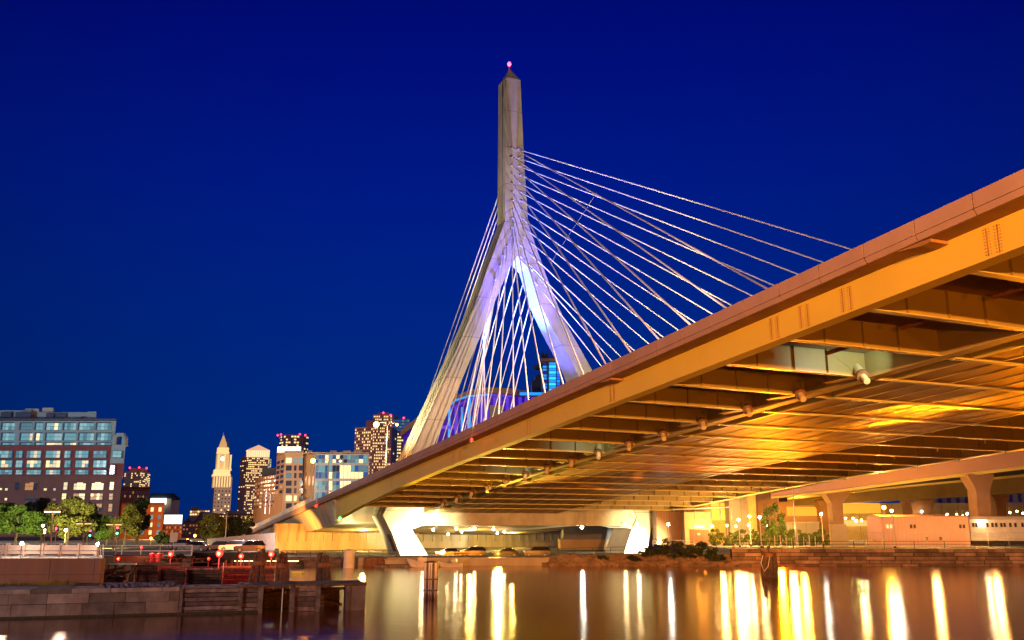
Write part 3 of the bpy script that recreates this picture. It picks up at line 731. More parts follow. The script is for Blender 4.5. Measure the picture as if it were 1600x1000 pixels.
e = empty('overpass', (at(1520, 800, 260).x, 260, RZ), 'distant pale ramp with ribbed underside beyond the viaduct', 'viaduct')
beam_px('deck', corrug(mat('ribbed_ramp', (.30, .30, .38), .6), (1, 0, 0), 2.2, 1, .5), [(1440, 782), (1520, 774), (1620, 766), (1760, 760)], [(0, 800), (0, 798), (0, 792), (0, 790)], [262, 258, 254, 250], 9, e)
beam_px('kerb', M['white_paint'], [(1440, 792), (1520, 787), (1620, 783), (1760, 780)], [(0, 795), (0, 790), (0, 786), (0, 783)], [259, 255, 251, 247], .8, e)
e = empty('yellow_hall', (at(1340, 815, 240).x, 240, RZ), 'long brightly lit yellow hall behind the flared pier', 'building')
pbox(MB(), 1240, 1800, 786, 832, 244, 12, RZ).build('wall', M['yellowpanel'], e)
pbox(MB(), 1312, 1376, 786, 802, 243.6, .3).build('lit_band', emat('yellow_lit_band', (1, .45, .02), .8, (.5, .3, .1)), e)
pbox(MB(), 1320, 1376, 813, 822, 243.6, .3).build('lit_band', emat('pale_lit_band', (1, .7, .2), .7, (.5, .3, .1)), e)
# long pink shed and the train car
e = empty('long_shed', (at(1448, 845, 150).x, 150, RZ), 'long windowed pink metal shed behind the chain fence', 'shed')
xs0, xs1 = at(1378, 826, 150).x, at(1514, 826, 150).x; zt = at(1450, 807, 150).z
MB().box(xs0, xs1, 150, 156, RZ, zt).build('wall', M['pinkshed'], e)
MB().prism([(xs0-.1, 149.8, zt), (xs0-.1, 153, zt+.35), (xs0-.1, 156.2, zt)], (xs1-xs0+.2, 0, 0)).build('roof', M['vfascia'], e)
for x_ in (1385, 1390.5, 1422, 1427.5, 1499, 1504.5):
    pbox(MB(), x_, x_+3.6, 819.5, 825.5, 149.93, .12).build('window', M['dark_steel'] if x_ > 1392 else emat('greenish_window', (.6, .8, .4), .35), e)
for x_ in (1446, 1468):
    pbox(MB(), x_, x_+4, 839, 844, 149.93, .12).build('vent', M['dark_steel'], e)
e = empty('railway_carriage', (at(1560, 845, 152).x, 152, RZ), 'pale passenger railway carriage with a row of dark windows', 'train')
xs0, xs1 = at(1516, 826, 152).x, at(1690, 826, 152).x
zc0 = RZ+.9; zc1 = at(1560, 807, 152).z
MB().loft([[(x, 152, zc0), (x, 152, zc1-.5), (x, 152.6, zc1), (x, 154.4, zc1), (x, 155, zc1-.5), (x, 155, zc0)] for x in (xs0, xs1)]).build('body', M['white_paint'], e)
MB().box(xs0+.2, xs1-.2, 152.3, 154.7, RZ+.3, zc0).build('underframe', M['dark_steel'], e)
for x_ in (1519, 1524, 1541, 1549, 1555, 1563, 1568, 1577, 1585, 1596, 1604, 1612):
    pbox(MB(), x_, x_+3.6, 817, 823.5, 151.95, .1).build('window', M['dark_steel'], e)
for x_ in (1535,):
    pbox(MB(), x_-1.5, x_+1.5, 813.5, 816.5, 151.6, .2).build('bulkhead_lamp', M['globe_warm'], e)
# chain fence before the shed
railing('chain_fence', 'tall light chain fence in front of the long pink shed', [(at(1350, 840, 145).x, 145, RZ), (at(1640, 840, 145).x, 145, RZ)], 2.3, 3.1, M['steel'], .035, (1, .55, .05))
# wooden barrier boards and stakes
e = empty('board_fence', (at(1310, 838, 150).x, 150, RZ), 'yellow lit board fence at the foot of the flared pier', 'fence')
for i in range(12):
    x_ = 1296+i*2.3
    pbox(MB(), x_, x_+1.9, 819, 840, 150, .1, RZ).build('board', M['tanpanel'], e)
for i, x_ in enumerate(range(1210, 1280, 9)):
    q = at(x_, 840, 143)
    o = MB().tube([Vector((q.x, 143, RZ)), Vector((q.x+rnd.uniform(-.1, .1), 143, RZ+rnd.uniform(1.4, 1.9)))], .06, 5).build('stake', M['white_paint'], loc=(q.x, 143, RZ))
    tag(o, 'thin pale stake standing in front of the clipped bushes', 'stake', 'row of pale stakes by the bushes')
# white ramp rails by the far pier
railing('railing', 'white painted ramp railing beside the brown double door', [(at(1020, 846, 150).x, 150, RZ), (at(1084, 846, 150).x, 150, RZ)], 1.0, 1.6, M['white_paint'], .06, (1, .5))

# ------------------------------------------------------------------ boats and docks mid-river edge
Yb = 130.5
e = empty('wooden_dock', (at(620, 886, Yb).x, Yb, 0), 'low wooden floating dock with a yellow bin by the tower foot', 'dock')
x0, x1 = at(569, 880, Yb).x, at(600, 880, Yb).x
MB().box(x0, x1, Yb, Yb+3, -.2, 1.15).build('crib', M['timber_red'], e)
x2 = at(648, 880, Yb).x
MB().box(at(585, 886, 129).x, x2, 128.5, 131, -.1, .28).build('float', M['timber_grey'], e)
MB().box(at(598, 880, Yb).x, x2, 131.2, 133.6, -.1, .95).build('crib', M['wallconc'], e)
o = MB().lathe(at(657, 873.5, 134.2), [(.22, -.4), (.26, .35), (.2, .42)], 10).build('bin', mat('yellow_plastic', (.8, .45, .03), .5), loc=at(657, 873.5, 134.2)); tag(o, 'small yellow bin on the quay edge above the moored boat', 'bin')
def boat(x0, x1, Y, h, label, name, m_, cab=None):
    a, b = at(x0, 884, Y).x, at(x1, 884, Y).x; L_ = b-a
    e = empty(name, (a, Y, 0), label, 'boat', None)
    secs = []
    for f, wd, zz, zk in ((0, .05, 1.25, .9), (.12, .6, 1.1, .1), (.35, .95, .9, -.1), (.8, .95, .8, -.1), (1, .8, .8, -.05)):
        x = a+f*L_; secs.append([(x, Y-wd, h*zz), (x, Y-wd*.6, h*zk), (x, Y+wd*.6, h*zk), (x, Y+wd, h*zz)])
    MB().loft(secs).build('hull', m_, e)
    return e, a, L_
e, a, L_ = boat(636, 686, 128.5, .95, 'small white motor boat moored below the bright tower foot', 'motor_boat', M['white_paint'])
MB().box(a+L_*.35, a+L_*.6, 128.1, 128.9, .8, 1.3).build('console', M['white_paint'], e)
e, a, L_ = boat(684, 722, 128.8, .55, 'low open skiff behind the ribbed fender pile, with covered engine', 'open_skiff', M['white_paint'])
MB().ball((a+L_*.66, 128.8, .85), .5, 8, .8).build('engine_cover', M['white_paint'], e)
o = MB().loft([[(x, 110-w_, z_), (x, 110+w_, z_), (x, 110+w_*.7, -.1), (x, 110-w_*.7, -.1)] for x, w_, z_ in ((at(455, 888, 110).x, .3, .35), (at(459, 888, 110).x, .7, .3), (at(474, 888, 110).x, .7, .3))]).build('dinghy', mat('yellow_dinghy', (.6, .65, .2), .5)); tag(o, 'tiny pale yellow dinghy floating beyond the timber pier', 'boat')
q = at(545, 885, 126)
o = MB().lathe((q.x, 126, 0), [(.75, -.3), (.75, 2.1), (.8, 2.12), (.8, 2.3), (.1, 2.45)], 14).build('mooring_pile', M['white_paint']); tag(o, 'stout pale cylindrical mooring pile near the wooden dock', 'pile')
VAR = {'grey_timber': 'timber_grey', 'red_brown_timber': 'timber_red'}
# ================================================================== FOREGROUND LOCK, LEFT
PA = atz(0, 968, 0); PB = atz(570, 953, 0)
def fw(px, z, back=0.0, py=950):
    """point on the lock's water face under picture column px"""
    r = ray(px, py); d = (PB-PA); # solve PA + u d = k r (plan)
    det = d.x*(-r.y)+d.y*r.x
    u = (-(PA.x)*(-r.y)+(-PA.y)*r.x)/det
    q = PA+d*u; nn = Vector((-d.y, d.x, 0)).normalized()
    q = q+nn*back; return Vector((q.x, q.y, z))
LT = 1.62
def fbox(mb, x0, x1, z0, z1, b0, b1):
    return mb.hexa([fw(x0, z0, b0), fw(x1, z0, b0), fw(x1, z0, b1), fw(x0, z0, b1)], [fw(x0, z1, b0), fw(x1, z1, b0), fw(x1, z1, b1), fw(x0, z1, b1)])
mb = MB(); rn = random.Random(5)
for c, (z0, z1) in enumerate(((-.4, .78), (.80, 1.36), (1.375, LT))):
    x = -180-c*17
    while x < 279:
        mb.mi = rn.choice((0, 0, 2, 3))
        wd = (rn.uniform(46, 70) if c < 2 else rn.uniform(60, 100)); x1 = min(279, x+wd)
        if x1-x > 3: fbox(mb, x, x1-.8, z0, z1+rn.uniform(-.02, .01), rn.uniform(0, .05)+(.0 if c < 2 else -.05), 2.6)
        x += wd
mb.mi = 1; fbox(mb, -190, 279, -.4, LT-.04, .12, 2.5); mb.mi = 4; fbox(mb, -190, 279, -.4, .13, -.03, .1)
tag(mb.build('lock_wall', [M['lockstone'], M['mortar'], M['lockstoneb'], M['lockstonec'], M['algae']]), 'long low stained stone lock wall in the left foreground', 'wall')
mb = MB()
for i in range(420):
    px = rn.uniform(150, 268); b = rn.uniform(.8, 3.4); q = fw(px, LT, b)
    rock(mb, (q.x, q.y, LT+rn.uniform(0, .12)), rn.uniform(.06, .17), rn)
tag(mb.build('rubble', mat('blue_grey_rubble', (.16, .17, .22), .9, var=.4, bump=.4)), 'loose blue-grey rubble strewn on top of the stone lock wall', 'rubble', kind='stuff')
# timber fender wall
e = empty('timber_pier', fw(420, 0), 'dark timber pier with plank bays and open cells in the left foreground', 'pier')
def planks(x0, x1, zt, m_, b=.1, n=6):
    mb = MB(); h = (zt+.3)/n
    for k in range(n):
        mb.mi = rn.randrange(3)
        if k == 0: fbox(mb, x0+.3, x1-.3, -.4, zt-.05, b+.26, b+.34)
        fbox(mb, x0, x1, -.3+k*h+.025, -.3+(k+1)*h-.025, b+rn.uniform(0, .09), b+.25)
    return mb.build('plank_panel', [m_, M[VAR.get(m_.name.split('.')[0], 'timber')+'b'] if m_.name.split('.')[0] in VAR else m_, M[VAR[m_.name.split('.')[0]]+'c'] if m_.name.split('.')[0] in VAR else m_], e)
planks(280, 372, 1.5, M['timber_grey'], .1, 7); planks(378, 403, 1.5, M['timber_grey']); planks(459, 493, 1.5, M['timber_grey'])
planks(409, 540, 1.25, M['timber'], 3.2, 6)
for x0, x1, b in ((279, 284, -.05), (371.5, 378, -.12), (402, 410, -.12), (452, 459.5, -.12), (492.5, 499.5, -.12), (540, 546, -.12)):
    mb = MB(); fbox(mb, x0, x1, -.5, 1.52, b, .4); mb.build('post', M['timber_grey'], e)
mb = MB(); fbox(mb, 546, 570.5, -.5, 1.5, .0, 3.0); mb.build('end_block', mat('steel_sheet', (.12, .12, .15), .5, .3, var=.3, scale=1, dirt=.6, dcol=(.12, .04, .02)), e)
for i in range(9):
    x0 = 372+i*22.2; mb = MB(); fbox(mb, x0, x0+21.9, 1.53, 1.66+rn.uniform(0, .03), -.2, 3.4); mb.build('deck_board', M['timber'], e)
mb = MB(); fbox(mb, 280, 378, 1.5, 1.6, -.05, 2.6); mb.build('deck_board', M['timber_grey'], e)
mb = MB(); fbox(mb, 279.5, 403, -.4, .14, -.16, .1); mb.build('tide_line', M['algae'], e)
mb = MB(); mb.tube([fw(441, 1.4, .3), fw(441, -.4, .3)], .05, 6); mb.build('pipe', M['steel'], e)
mb = MB(); mb.tube([fw(503, 1.1, 2.5), fw(540, 1.3, 1.0)], .1, 6); mb.build('brace', M['timber_red'], e)
MB().tube([fw(502, .6, 2.0), fw(540, .2, 2.0)], .1, 6).build('brace', M['timber_red'], e); MB().tube([fw(415, .9, 2.5), fw(450, 1.1, 1.5)], .1, 6).build('brace', M['timber_red'], e)
# dolphins: leaning pile clusters
def dolphin(px, pyt, Y, piles, label, zb=-.6, rad=.17, name='pile_dolphin', band=True, m_=None):
    b0 = at(px, 900, Y); b0.z = 0; zt = at(px, pyt, Y).z
    e = empty(name, (b0.x, Y, 0), label, 'piles', None); k = 1.0*Y/FPX
    for dx0, dx1, hh in piles:              # px offsets at foot and head, relative height
        o = MB().tube([(b0.x+dx0*k, Y+rn.uniform(-.4, .4), zb), (b0.x+(dx0+dx1)/2*k, Y, zt*hh*.55), (b0.x+dx1*k, Y+rn.uniform(-.15, .15), zt*hh)], [rad*1.1, rad, rad*.9], 9).build('pile', m_ or M['timber_red'], e)
    if band:
        MB().lathe((b0.x, Y, zt*.66), [(.45, 0), (.48, .05), (.48, .28), (.45, .33)], 12).build('band', M['rust'], e)
    return e
dolphin(405, 857, 70, [(-17, -6, .86), (-4, -1, .9), (9, 2, .86), (4, 4, 1.0)], 'leaning timber piles with a tall dark post, leftmost cluster behind the timber pier')
dolphin(441, 863, 70, [(-9, -5, .94), (-1, -1, 1.0), (10, 3, .95), (5, 2, .9)], 'banded timber pile cluster right of the rightmost big red lamp')
dolphin(505, 863, 72, [(-9, -7, .98), (-4, -5, 1.0), (3, 0, .92), (8, 4, .93), (11, 5, .9)], 'dark timber pile cluster standing alone at the end of the timber pier', m_=M['timber'])
Yd = atz(1203, 903, 0).y
dolphin(1203, 853, Yd, [(-12, -7, .80), (-5, -9, .84), (-2, 0, 1.0), (3, 2, .82), (9, 7, .80), (11, 9, .78)], 'tall brown timber pile cluster with a slack rope in front of the granite quay', m_=M['timber'], rad=.2)
d_ = bpy.context.scene.objects['pile_dolphin.003']
MB().tube([at(1192, 868, Yd-.4), at(1189, 880, Yd-.6), at(1194, 893, Yd-.6), at(1200, 885, Yd-.5), at(1203, 868, Yd-.4)], .045, 6).build('rope', M['white_paint'], d_)
# ribbed fender pile
Yf = atz(673, 935, 0).y; c_ = at(673, 900, Yf); zt = at(673, 879, Yf).z
e = empty('fender_pile', (c_.x, Yf, 0), 'round fender pile clad in upright battens standing in open water', 'pile')
MB().lathe((c_.x, Yf, 0), [(.42, -.6), (.42, zt-.1)], 16).build('core', M['timber'], e)
for k in range(18):
    a = k*math.pi/9; q = Vector((c_.x+.47*math.cos(a), Yf+.47*math.sin(a), 0))
    MB().tube([q+Vector((0, 0, -.5)), q+Vector((0, 0, zt))], .062, 6).build('batten', M['white_paint'] if k % 3 else M['timber_grey'], e)
for z_ in (.55, 1.35):
    MB().lathe((c_.x, Yf, z_), [(.5, 0), (.56, 0), (.56, .1), (.5, .1)], 18).build('band', M['timber_grey'], e)
MB().lathe((c_.x, Yf, zt), [(.5, 0), (.5, .06), (.1, .12)], 16).build('cap', M['dark_steel'], e)

# ------------------------------------------------------------------ concrete wall, upper left, with railing
mb = MB(); u0 = at(-60, 890, 66).x
xx = u0; xe = at(158, 890, 66).x
while xx < xe:
    x1 = min(xx+3.15, xe); mb.box(xx+.01, x1-.01, 65.9+rn.uniform(0, .02), 66.6, .2, 1.9); mb.box(xx+.01, x1-.01, 65.9+rn.uniform(0, .02), 66.6, 1.915, 3.02); xx += 3.15
M['redwall'] = mat('red_brown_concrete', (.27, .15, .11), .85, var=.2, scale=.6, dirt=.6, dcol=(.3, .10, .02), streak=True)
tag(mb.build('lock_side_wall', [M['redwall']]), 'tall red-brown concrete wall under the railing at the far left', 'wall')
tag(MB().box(u0, xe, 58, 66.2, -.3, 1.35).build('lock_platform', M['ground']), kind='structure')
mb = MB()                                   # dry grass at its foot
for i in range(700):
    px = rn.choice((rn.uniform(0, 120), rn.uniform(60, 100))); Y = rn.uniform(63, 65.8); q = at(px, 915, Y)
    h = rn.uniform(.1, .42)
    mb.add([(q.x-.02, Y, 1.33), (q.x+.02, Y, 1.33), (q.x+rn.uniform(-.12, .12), Y, 1.33+h)], [(0, 1, 2)])
tag(mb.build('weeds', mat('dry_weeds', (.28, .20, .05), .9)), 'dry yellow weeds at the foot of the red-brown wall', 'weeds', kind='stuff')
q0 = at(-60, 870, 66.4); q1 = at(152, 870, 66.4)
railing('railing', 'pale railing along the top of the red-brown concrete wall', [(q0.x, 66.5, 3.02), (q1.x, 66.5, 3.02)], 1.05, 1.35, M['white_paint'], .032, (1, .5))
q0 = at(-20, 860, 96); q1 = at(310, 862, 122)
railing('railing', 'long pale picket railing along the road behind the red-brown wall', [(at(100, 860, 106.5).x, 106.5, 2.0), (at(250, 860, 107.5).x, 107.5, 2.0), (at(300, 860, 108.5).x, 108.5, 2.0)], 1.25, 1.9, M['white_paint'], .04, (1, .5, .1))
# pale low barrier wall behind
e = empty('barrier_wall', (at(60, 860, 74).x, 74, LZ), 'low pinkish barrier wall behind the railings at far left', 'barrier')
MB().box(at(-80, 860, 74).x, at(152, 860, 74).x, 74, 74.3, LZ+.12, LZ+.82).build('panel', M['pinkwall'], e)
for k_ in range(9): MB().box(at(-75+k_*28, 860, 74).x, at(-72+k_*28, 860, 74).x, 73.9, 74.4, LZ, LZ+.95).build('post', M['pinkwall'], e)

# ------------------------------------------------------------------ swing-bridge remains: red lit timber structure
e = empty('timber_trestle', (at(290, 905, 84).x, 84, 0), 'old brown plank fender trestle behind the rubble', 'trestle')
def tplank(x0, x1, yt, yb, Y, m_, n, nm='plank_panel'):
    a, b = at(x0, (yt+yb)/2, Y), at(x1, (yt+yb)/2, Y); zt = at(x0, yt, Y).z; zb_ = at(x0, yb, Y).z; h = (zt-zb_)/n
    mb = MB()
    for k in range(n): mb.mi = rn.randrange(3); mb.box(a.x+rn.uniform(0, .1), b.x, Y+rn.uniform(0, .09), Y+.3, zb_+k*h+.025*(n > 1), zb_+(k+1)*h-.025*(n > 1))
    if n > 1: mb.mi = 0; mb.box(a.x+.1, b.x-.05, Y+.31, Y+.36, zb_, zt-.04)
    nm_ = m_.name.split('.')[0]
    return mb.build(nm, [m_, M[VAR[nm_]+'b'], M[VAR[nm_]+'c']] if nm_ in VAR else m_, e)
tplank(209, 245, 884, 922, 80, M['timber_red'], 8); tplank(246, 288, 889, 922, 81, M['timber_red'], 8); tplank(289, 345, 889, 925, 82, M['timber'], 8)
tplank(205, 285, 882, 884.5, 79.6, M['timber_red'], 1, 'cap_beam'); tplank(258, 345, 888, 890.5, 81.5, M['timber_grey'], 1, 'cap_beam')
MB().tube([at(210, 886, 79), at(200, 915, 79)], .16, 6).build('raker', M['timber'], e)
tplank(345, 428, 889, 915, 88, M['timber_red'], 7)
tplank(345, 430, 884, 887, 87, mat('weathered_yellow_board', (.32, .20, .06), .7, var=.3), 1, 'cap_beam')
for x_ in range(350, 432, 9):
    tplank(x_, x_+2.4, 875, 893, 88.5, M['timber_red'], 1, 'post')
e = empty('timber_platform', (at(280, 885, 92).x, 92, 1.2), 'low timber walkway platform with rails in the red glow', 'platform')
tplank(230, 432, 885.5, 889, 92, M['timber'], 1, 'deck_board')
tplank(330, 430, 880, 882, 95, M['timber_red'], 1, 'deck_board')
railing('railing', 'thin brown railing on the timber walkway in the red glow', [(at(225, 885, 90).x, 90, at(225, 886, 90).z), (at(325, 885, 90).x, 90, at(325, 886, 90).z)], .78, 1.5, M['timber_red'], .035, (1, .55))
# debris and dark baulks by the concrete wall
e = empty('timber_debris', (at(145, 905, 64).x, 69, 1.3), 'heap of broken black baulks beside the end of the red-brown wall', 'debris')
for i in range(16):
    a = at(rn.uniform(118, 150), rn.uniform(890, 912), rn.uniform(68, 72)); b = at(rn.uniform(160, 205), rn.uniform(886, 912), rn.uniform(68, 73))
    MB().obox((a+b)/2, (b-a)/2, Vector((0, .12, 0)), Vector((0, 0, .10))).build('baulk', M['timber'] if i % 3 else M['timber_red'], e)
tag(MB().prism([(at(120, 900, 70).x, 67, -.3), (at(208, 900, 70).x, 67, -.3), (at(208, 900, 70).x, 75, -.3), (at(120, 900, 70).x, 75, -.3)], (0, 0, 1.1)).build('mud_bank', M['ground']), kind='structure')
e = empty('timber_landing', (at(190, 885, 78).x, 78, .5), 'dark landing stage on posts between wall and trestle', 'landing')
tplank(158, 212, 880, 882.5, 77, M['steel'], 1, 'deck_board'); 
for x_ in (165, 176, 190, 203): tplank(x_, x_+4, 882, 912, 77.5, M['timber'], 1, 'post')
for i, x_ in enumerate((156.5, 161)):
    o = MB().tube([at(x_, 888, 75), at(x_, 850, 75)], .05, 6).build('pole', M['steel'], loc=at(x_, 888, 75)); tag(o, ['left of the thin twin poles at the end of the tall wall', 'right of the thin twin poles at the end of the tall wall'][i], 'pole', 'twin poles by the landing')
e = empty('tank_shed', (at(205, 875, 100).x, 100, 2.0), 'brown box hut with two red drums beside it', 'hut')
tplank(177, 232, 868.5, 879, 100, M['redwall'], 1, 'wall'); tplank(176, 233, 867, 868.5, 99.6, M['timber_red'], 1, 'roof')
for i, x_ in enumerate((237, 249)):
    q = at(x_, 878, 101); r_ = .34
    o = MB().lathe((q.x, 101, q.z), [(r_, 0), (r_, .85), (r_*.8, .95)], 12).build('red_drum', mat('red_drum_paint', (.55, .03, .03), .5), loc=(q.x, 101, q.z)); tag(o, ['left red drum beside the brown hut', 'right red drum beside the brown hut'][i], 'drum', 'red drums by the hut')
# red lamps on posts
RL = [(267, 866, 884, 92, .28, 'red lamp on a post, just left of the weedy patch, leftmost of the big ones'), (343, 865, 905, 84, .36, 'largest and brightest red lamp, on twin poles below the parked cars'), (377, 869, 885, 92, .27, 'red lamp between the brightest one and the pile clusters'), (424, 866, 885, 92, .3, 'rightmost red lamp, just left of the banded pile cluster'),
      (326, 873, 884, 92, .16, 'small low red lamp left of the brightest one'), (185, 873, 882, 96, .17, 'small red lamp on the front of the brown hut'), (221, 855, 866, 112, .17, 'small red lamp on the picket railing above the hut')]
for i, (x_, y_, yb_, Y, r_, lab) in enumerate(RL):
    q = at(x_, y_, Y); b = at(x_, yb_, Y); b.x = q.x
    e = empty('signal_lamp', b, lab, 'red lamp', 'red warning lamps in the lock')
    mb = MB(); mb.tube([b, q-Vector((0, 0, r_))], .045, 6)
    if r_ > .35: mb.tube([b+Vector((.45, 0, 0)), q+Vector((.45, 0, -.8))], .045, 6)
    mb.build('post', M['steel'], e)
    h = MB().ball(q, r_*.85, 8).build('lamp_glass', M['red_lamp'], e)
    MB().ball(q-Vector((0, r_*.6, 0)), r_*.42, 6).build('core', M['red_core'], h)
mb = MB(); mb.box(at(366, 877, 100).x, at(466, 877, 100).x, 100, 100.15, at(400, 877.4, 100).z, at(400, 876, 100).z)
tag(mb.build('light_tube', emat('tube_glow', (1, .6, .25), 5)), 'long thin warm light tube behind the pile clusters', 'lamp')
e = empty('sign_board', (at(271, 850, 120).x, 120, LZ-1), 'blank pale square board on a post left of the parked cars', 'sign')
pbox(MB(), 265.5, 277, 832, 847, 120, .1).build('panel', mat('cream_board', (.75, .72, .58), .6), e)
mb = MB(); mb.tube([at(271, 847, 120.1), at(271, 868, 120.1)], .07, 6); mb.build('post', M['steel'], e)

# ------------------------------------------------------------------ white fence and cars
e = empty('site_hoarding', (at(380, 850, 160).x, 158, 1.7), 'long pale site hoarding behind the parked cars', 'fence')
a, b = at(324, 840, 168), at(430, 840, 152); za, zb_ = at(324, 842, 168).z, at(430, 832, 152).z
MB().hexa([(a.x, a.y, 1.6), (b.x, b.y, 1.6), (b.x, b.y+.2, 1.6), (a.x, a.y+.2, 1.6)], [(a.x, a.y, za), (b.x, b.y, zb_), (b.x, b.y+.2, zb_), (a.x, a.y+.2, za)]).build('panel', M['white_paint'], e)
def make_car(loc, paint, label, rz, suv=0):
    e = empty('parked_car', (0, 0, 0), label, 'car', 'cars parked by the hoarding'); L_ = 2.3; h = 1.45+.2*suv
    def sec(x, w_, z0, z1): return [(x, -w_, z0), (x, w_, z0), (x, w_*1.0, z1), (x, -w_*1.0, z1)]
    MB().loft([sec(-L_, .75, .45, .7), sec(-L_+.15, .88, .28, .82+.1*suv), sec(-.9, .9, .25, .92+.1*suv), sec(1.2, .9, .25, .95+.1*suv), sec(L_-.1, .86, .3, .9+.1*suv), sec(L_, .8, .45, .7)]).build('body', paint, e)
    r0 = .94+.1*suv; rb = 1.5+.55*suv
    MB().loft([[(-1.15, -.78, r0), (-1.15, .78, r0), (rb+.35, .78, r0), (rb+.35, -.78, r0)], [(-.4, -.62, h), (-.4, .62, h), (rb-.15, .62, h), (rb-.15, -.62, h)]]).build('windows', M['carglass'], e)
    MB().loft([[(-.42, -.64, h-.03), (-.42, .64, h-.03), (rb-.1, .64, h-.03), (rb-.1, -.64, h-.03)], [(-.3, -.55, h+.05), (-.3, .55, h+.05), (rb-.25, .55, h+.05), (rb-.25, -.55, h+.05)]]).build('roof', paint, e)
    for x in (-1.4, 1.4):
        for s in (-1, 1):
            w_ = MB().tube([(x, s*.7, .33), (x, s*.92, .33)], .33, 14).build('wheel', M['dark_steel'], e)
            MB().tube([(x, s*.90, .33), (x, s*.93, .33)], .2, 10).build('rim', M['steel'], w_)
    for s in (-1, 1):
        MB().obox((-L_+.02, s*.62, .68), (.05, 0, 0), (0, .15, 0), (0, 0, .08)).build('headlight', M['carglass'], e)
        MB().obox((L_-.02, s*.66, .75), (.05, 0, 0), (0, .12, 0), (0, 0, .09)).build('tail_light', M['taillight'], e)
    e.location = loc; e.rotation_euler.z = rz
    return e
M['carglass'] = mat('car_glass', (.02, .025, .03), .08, spec=.8, var=0)
M['taillight'] = mat('tail_light', (.5, .01, .01), .3)
def paint(nm, c): return mat(nm, c, .25, .3, var=.02, spec=.6)
for x_, Y, c, lab, rz, suv in ((363, 147, (.5, .47, .48), 'silver white car parked in front of the hoarding', .35, 1), (390, 141, (.10, .04, .05), 'dark maroon car parked nearest the pile clusters', .2, 1), (340, 152, (.05, .05, .09), 'dark blue car parked behind the brightest red lamp', .4, 0)):
    q = at(x_, 860, Y); make_car((q.x, Y, 1.7), paint('car_paint', c), lab, rz, suv)
for x_, Y, lab in ((283, 150, 'dark car on the street right of the blank pale board'), (302, 146, 'dark car on the street next to the parked ones, left of the hoarding')):
    q = at(x_, 850, Y); make_car((q.x, Y, gz(x_, Y)), paint('car_paint', (.03, .03, .06)), lab, .15, 0)

for x_, Y, c, lab, suv in ((700, 146, (.22, .20, .17), 'pale car parked under the bridge, nearest the bright tower foot', 0), (738, 149, (.13, .10, .08), 'beige car parked second from the tower foot under the bridge', 1), (790, 147, (.04, .03, .03), 'dark car parked under the bridge at the middle of the quay', 0), (838, 150, (.2, .18, .15), 'pale car parked under the bridge, nearest the boulders', 1)):
    Y += 11; q = at(x_, 860, Y); make_car((q.x, Y, G0), paint('car_paint', c), lab, .1, suv)['group'] = 'cars parked under the bridge'
for i in range(4):
    q = at(1352+i*9, 840, 148); o = MB().lathe((q.x, 148, RZ), [(.16, 0), (.16, 1.0), (.1, 1.1)], 10).build('bollard', M['yellowpanel'], loc=(q.x, 148, RZ))
    tag(o, ['leftmost yellow bollard beside the board fence', 'second yellow bollard from the board fence', 'third yellow bollard from the board fence', 'yellow bollard nearest the long pink shed'][i], 'bollard', 'yellow bollards between pier and shed')

# ------------------------------------------------------------------ trees and shrubs
def leafmat(nm, c, v=.4):
    m = mat(nm, c, .6, var=v, scale=.5, spec=.3); return m
M['leaf'] = leafmat('green_leaves', (.07, .12, .02)); M['leaf2'] = leafmat('olive_leaves', (.10, .10, .02)); M['leafd'] = leafmat('dark_leaves', (.035, .05, .02)); M['bark'] = mat('bark', (.10, .07, .05), .9, var=.4, scale=3)
M['bushl'] = leafmat('bush_leaves', (.10, .14, .02))
def crown(mb, c, rx, ry, rz, n, leaf, rn, clumps=26, low=-.75):
    c = Vector(c); cl = []
    for i in range(clumps):
        while True:
            v = Vector((rn.uniform(-1, 1), rn.uniform(-1, 1), rn.uniform(low, 1)))
            if .25 < v.length < 1: break
        v = v*(.95/max(.6, v.length)) if rn.random() < .6 else v
        cl.append((v, rn.uniform(.22, .42)))
    for i in range(n):
        v, r_ = cl[rn.randrange(clumps)]
        d = Vector((rn.gauss(0, 1), rn.gauss(0, 1), rn.gauss(0, .8))).normalized()*r_*rn.uniform(.45, 1.0)
        q = v+d; q = c+Vector((q.x*rx, q.y*ry, q.z*rz))
        a = Vector((rn.gauss(0, 1), rn.gauss(0, 1), rn.gauss(0, .6))).normalized(); b = a.cross(Vector((rn.gauss(0, 1), rn.gauss(0, 1), rn.gauss(0, 1)))).normalized()
        s = leaf*rn.uniform(.6, 1.3)
        mb.add([q-a*s, q+b*s*.55, q+a*s, q-b*s*.55], [(0, 1, 2, 3)])
def tree(px, pyt, pyb, Y, wpx, m_, label, name='tree', zb=None, n=3600, leaf=.45, group='street trees on the left bank', seed=1):
    rn = random.Random(seed); b = at(px, pyb, Y); zb = b.z if zb is None else zb; zt = at(px, pyt, Y).z; h = zt-zb
    rx = wpx/2*Y/FPX; e = empty(name, (b.x, Y, zb), label, 'tree', group)
    o = Vector((b.x, Y, zb)); cz = zb+h*.60
    t = MB().tube([o, o+Vector((.1, 0, h*.25)), o+Vector((0, 0, h*.5)), o+Vector((0, 0, h*.8))], [h*.035, h*.028, h*.02, h*.008], 8).build('trunk', M['bark'], e)
    for k in range(6):
        a = rn.uniform(0, 6.28); z0 = h*rn.uniform(.25, .5)
        MB().tube([o+Vector((0, 0, z0)), o+Vector((math.cos(a)*rx*.35, math.sin(a)*rx*.35, z0+h*.15)), o+Vector((math.cos(a)*rx*.7, math.sin(a)*rx*.7, z0+h*.28))], [h*.014, h*.009, h*.004], 6).build('limb', M['bark'], t)
    mb = MB(); crown(mb, (b.x, Y, cz), rx*.85, rx*.8, h*.40, n, leaf, rn); mb.build('crown', m_, e)
    return e
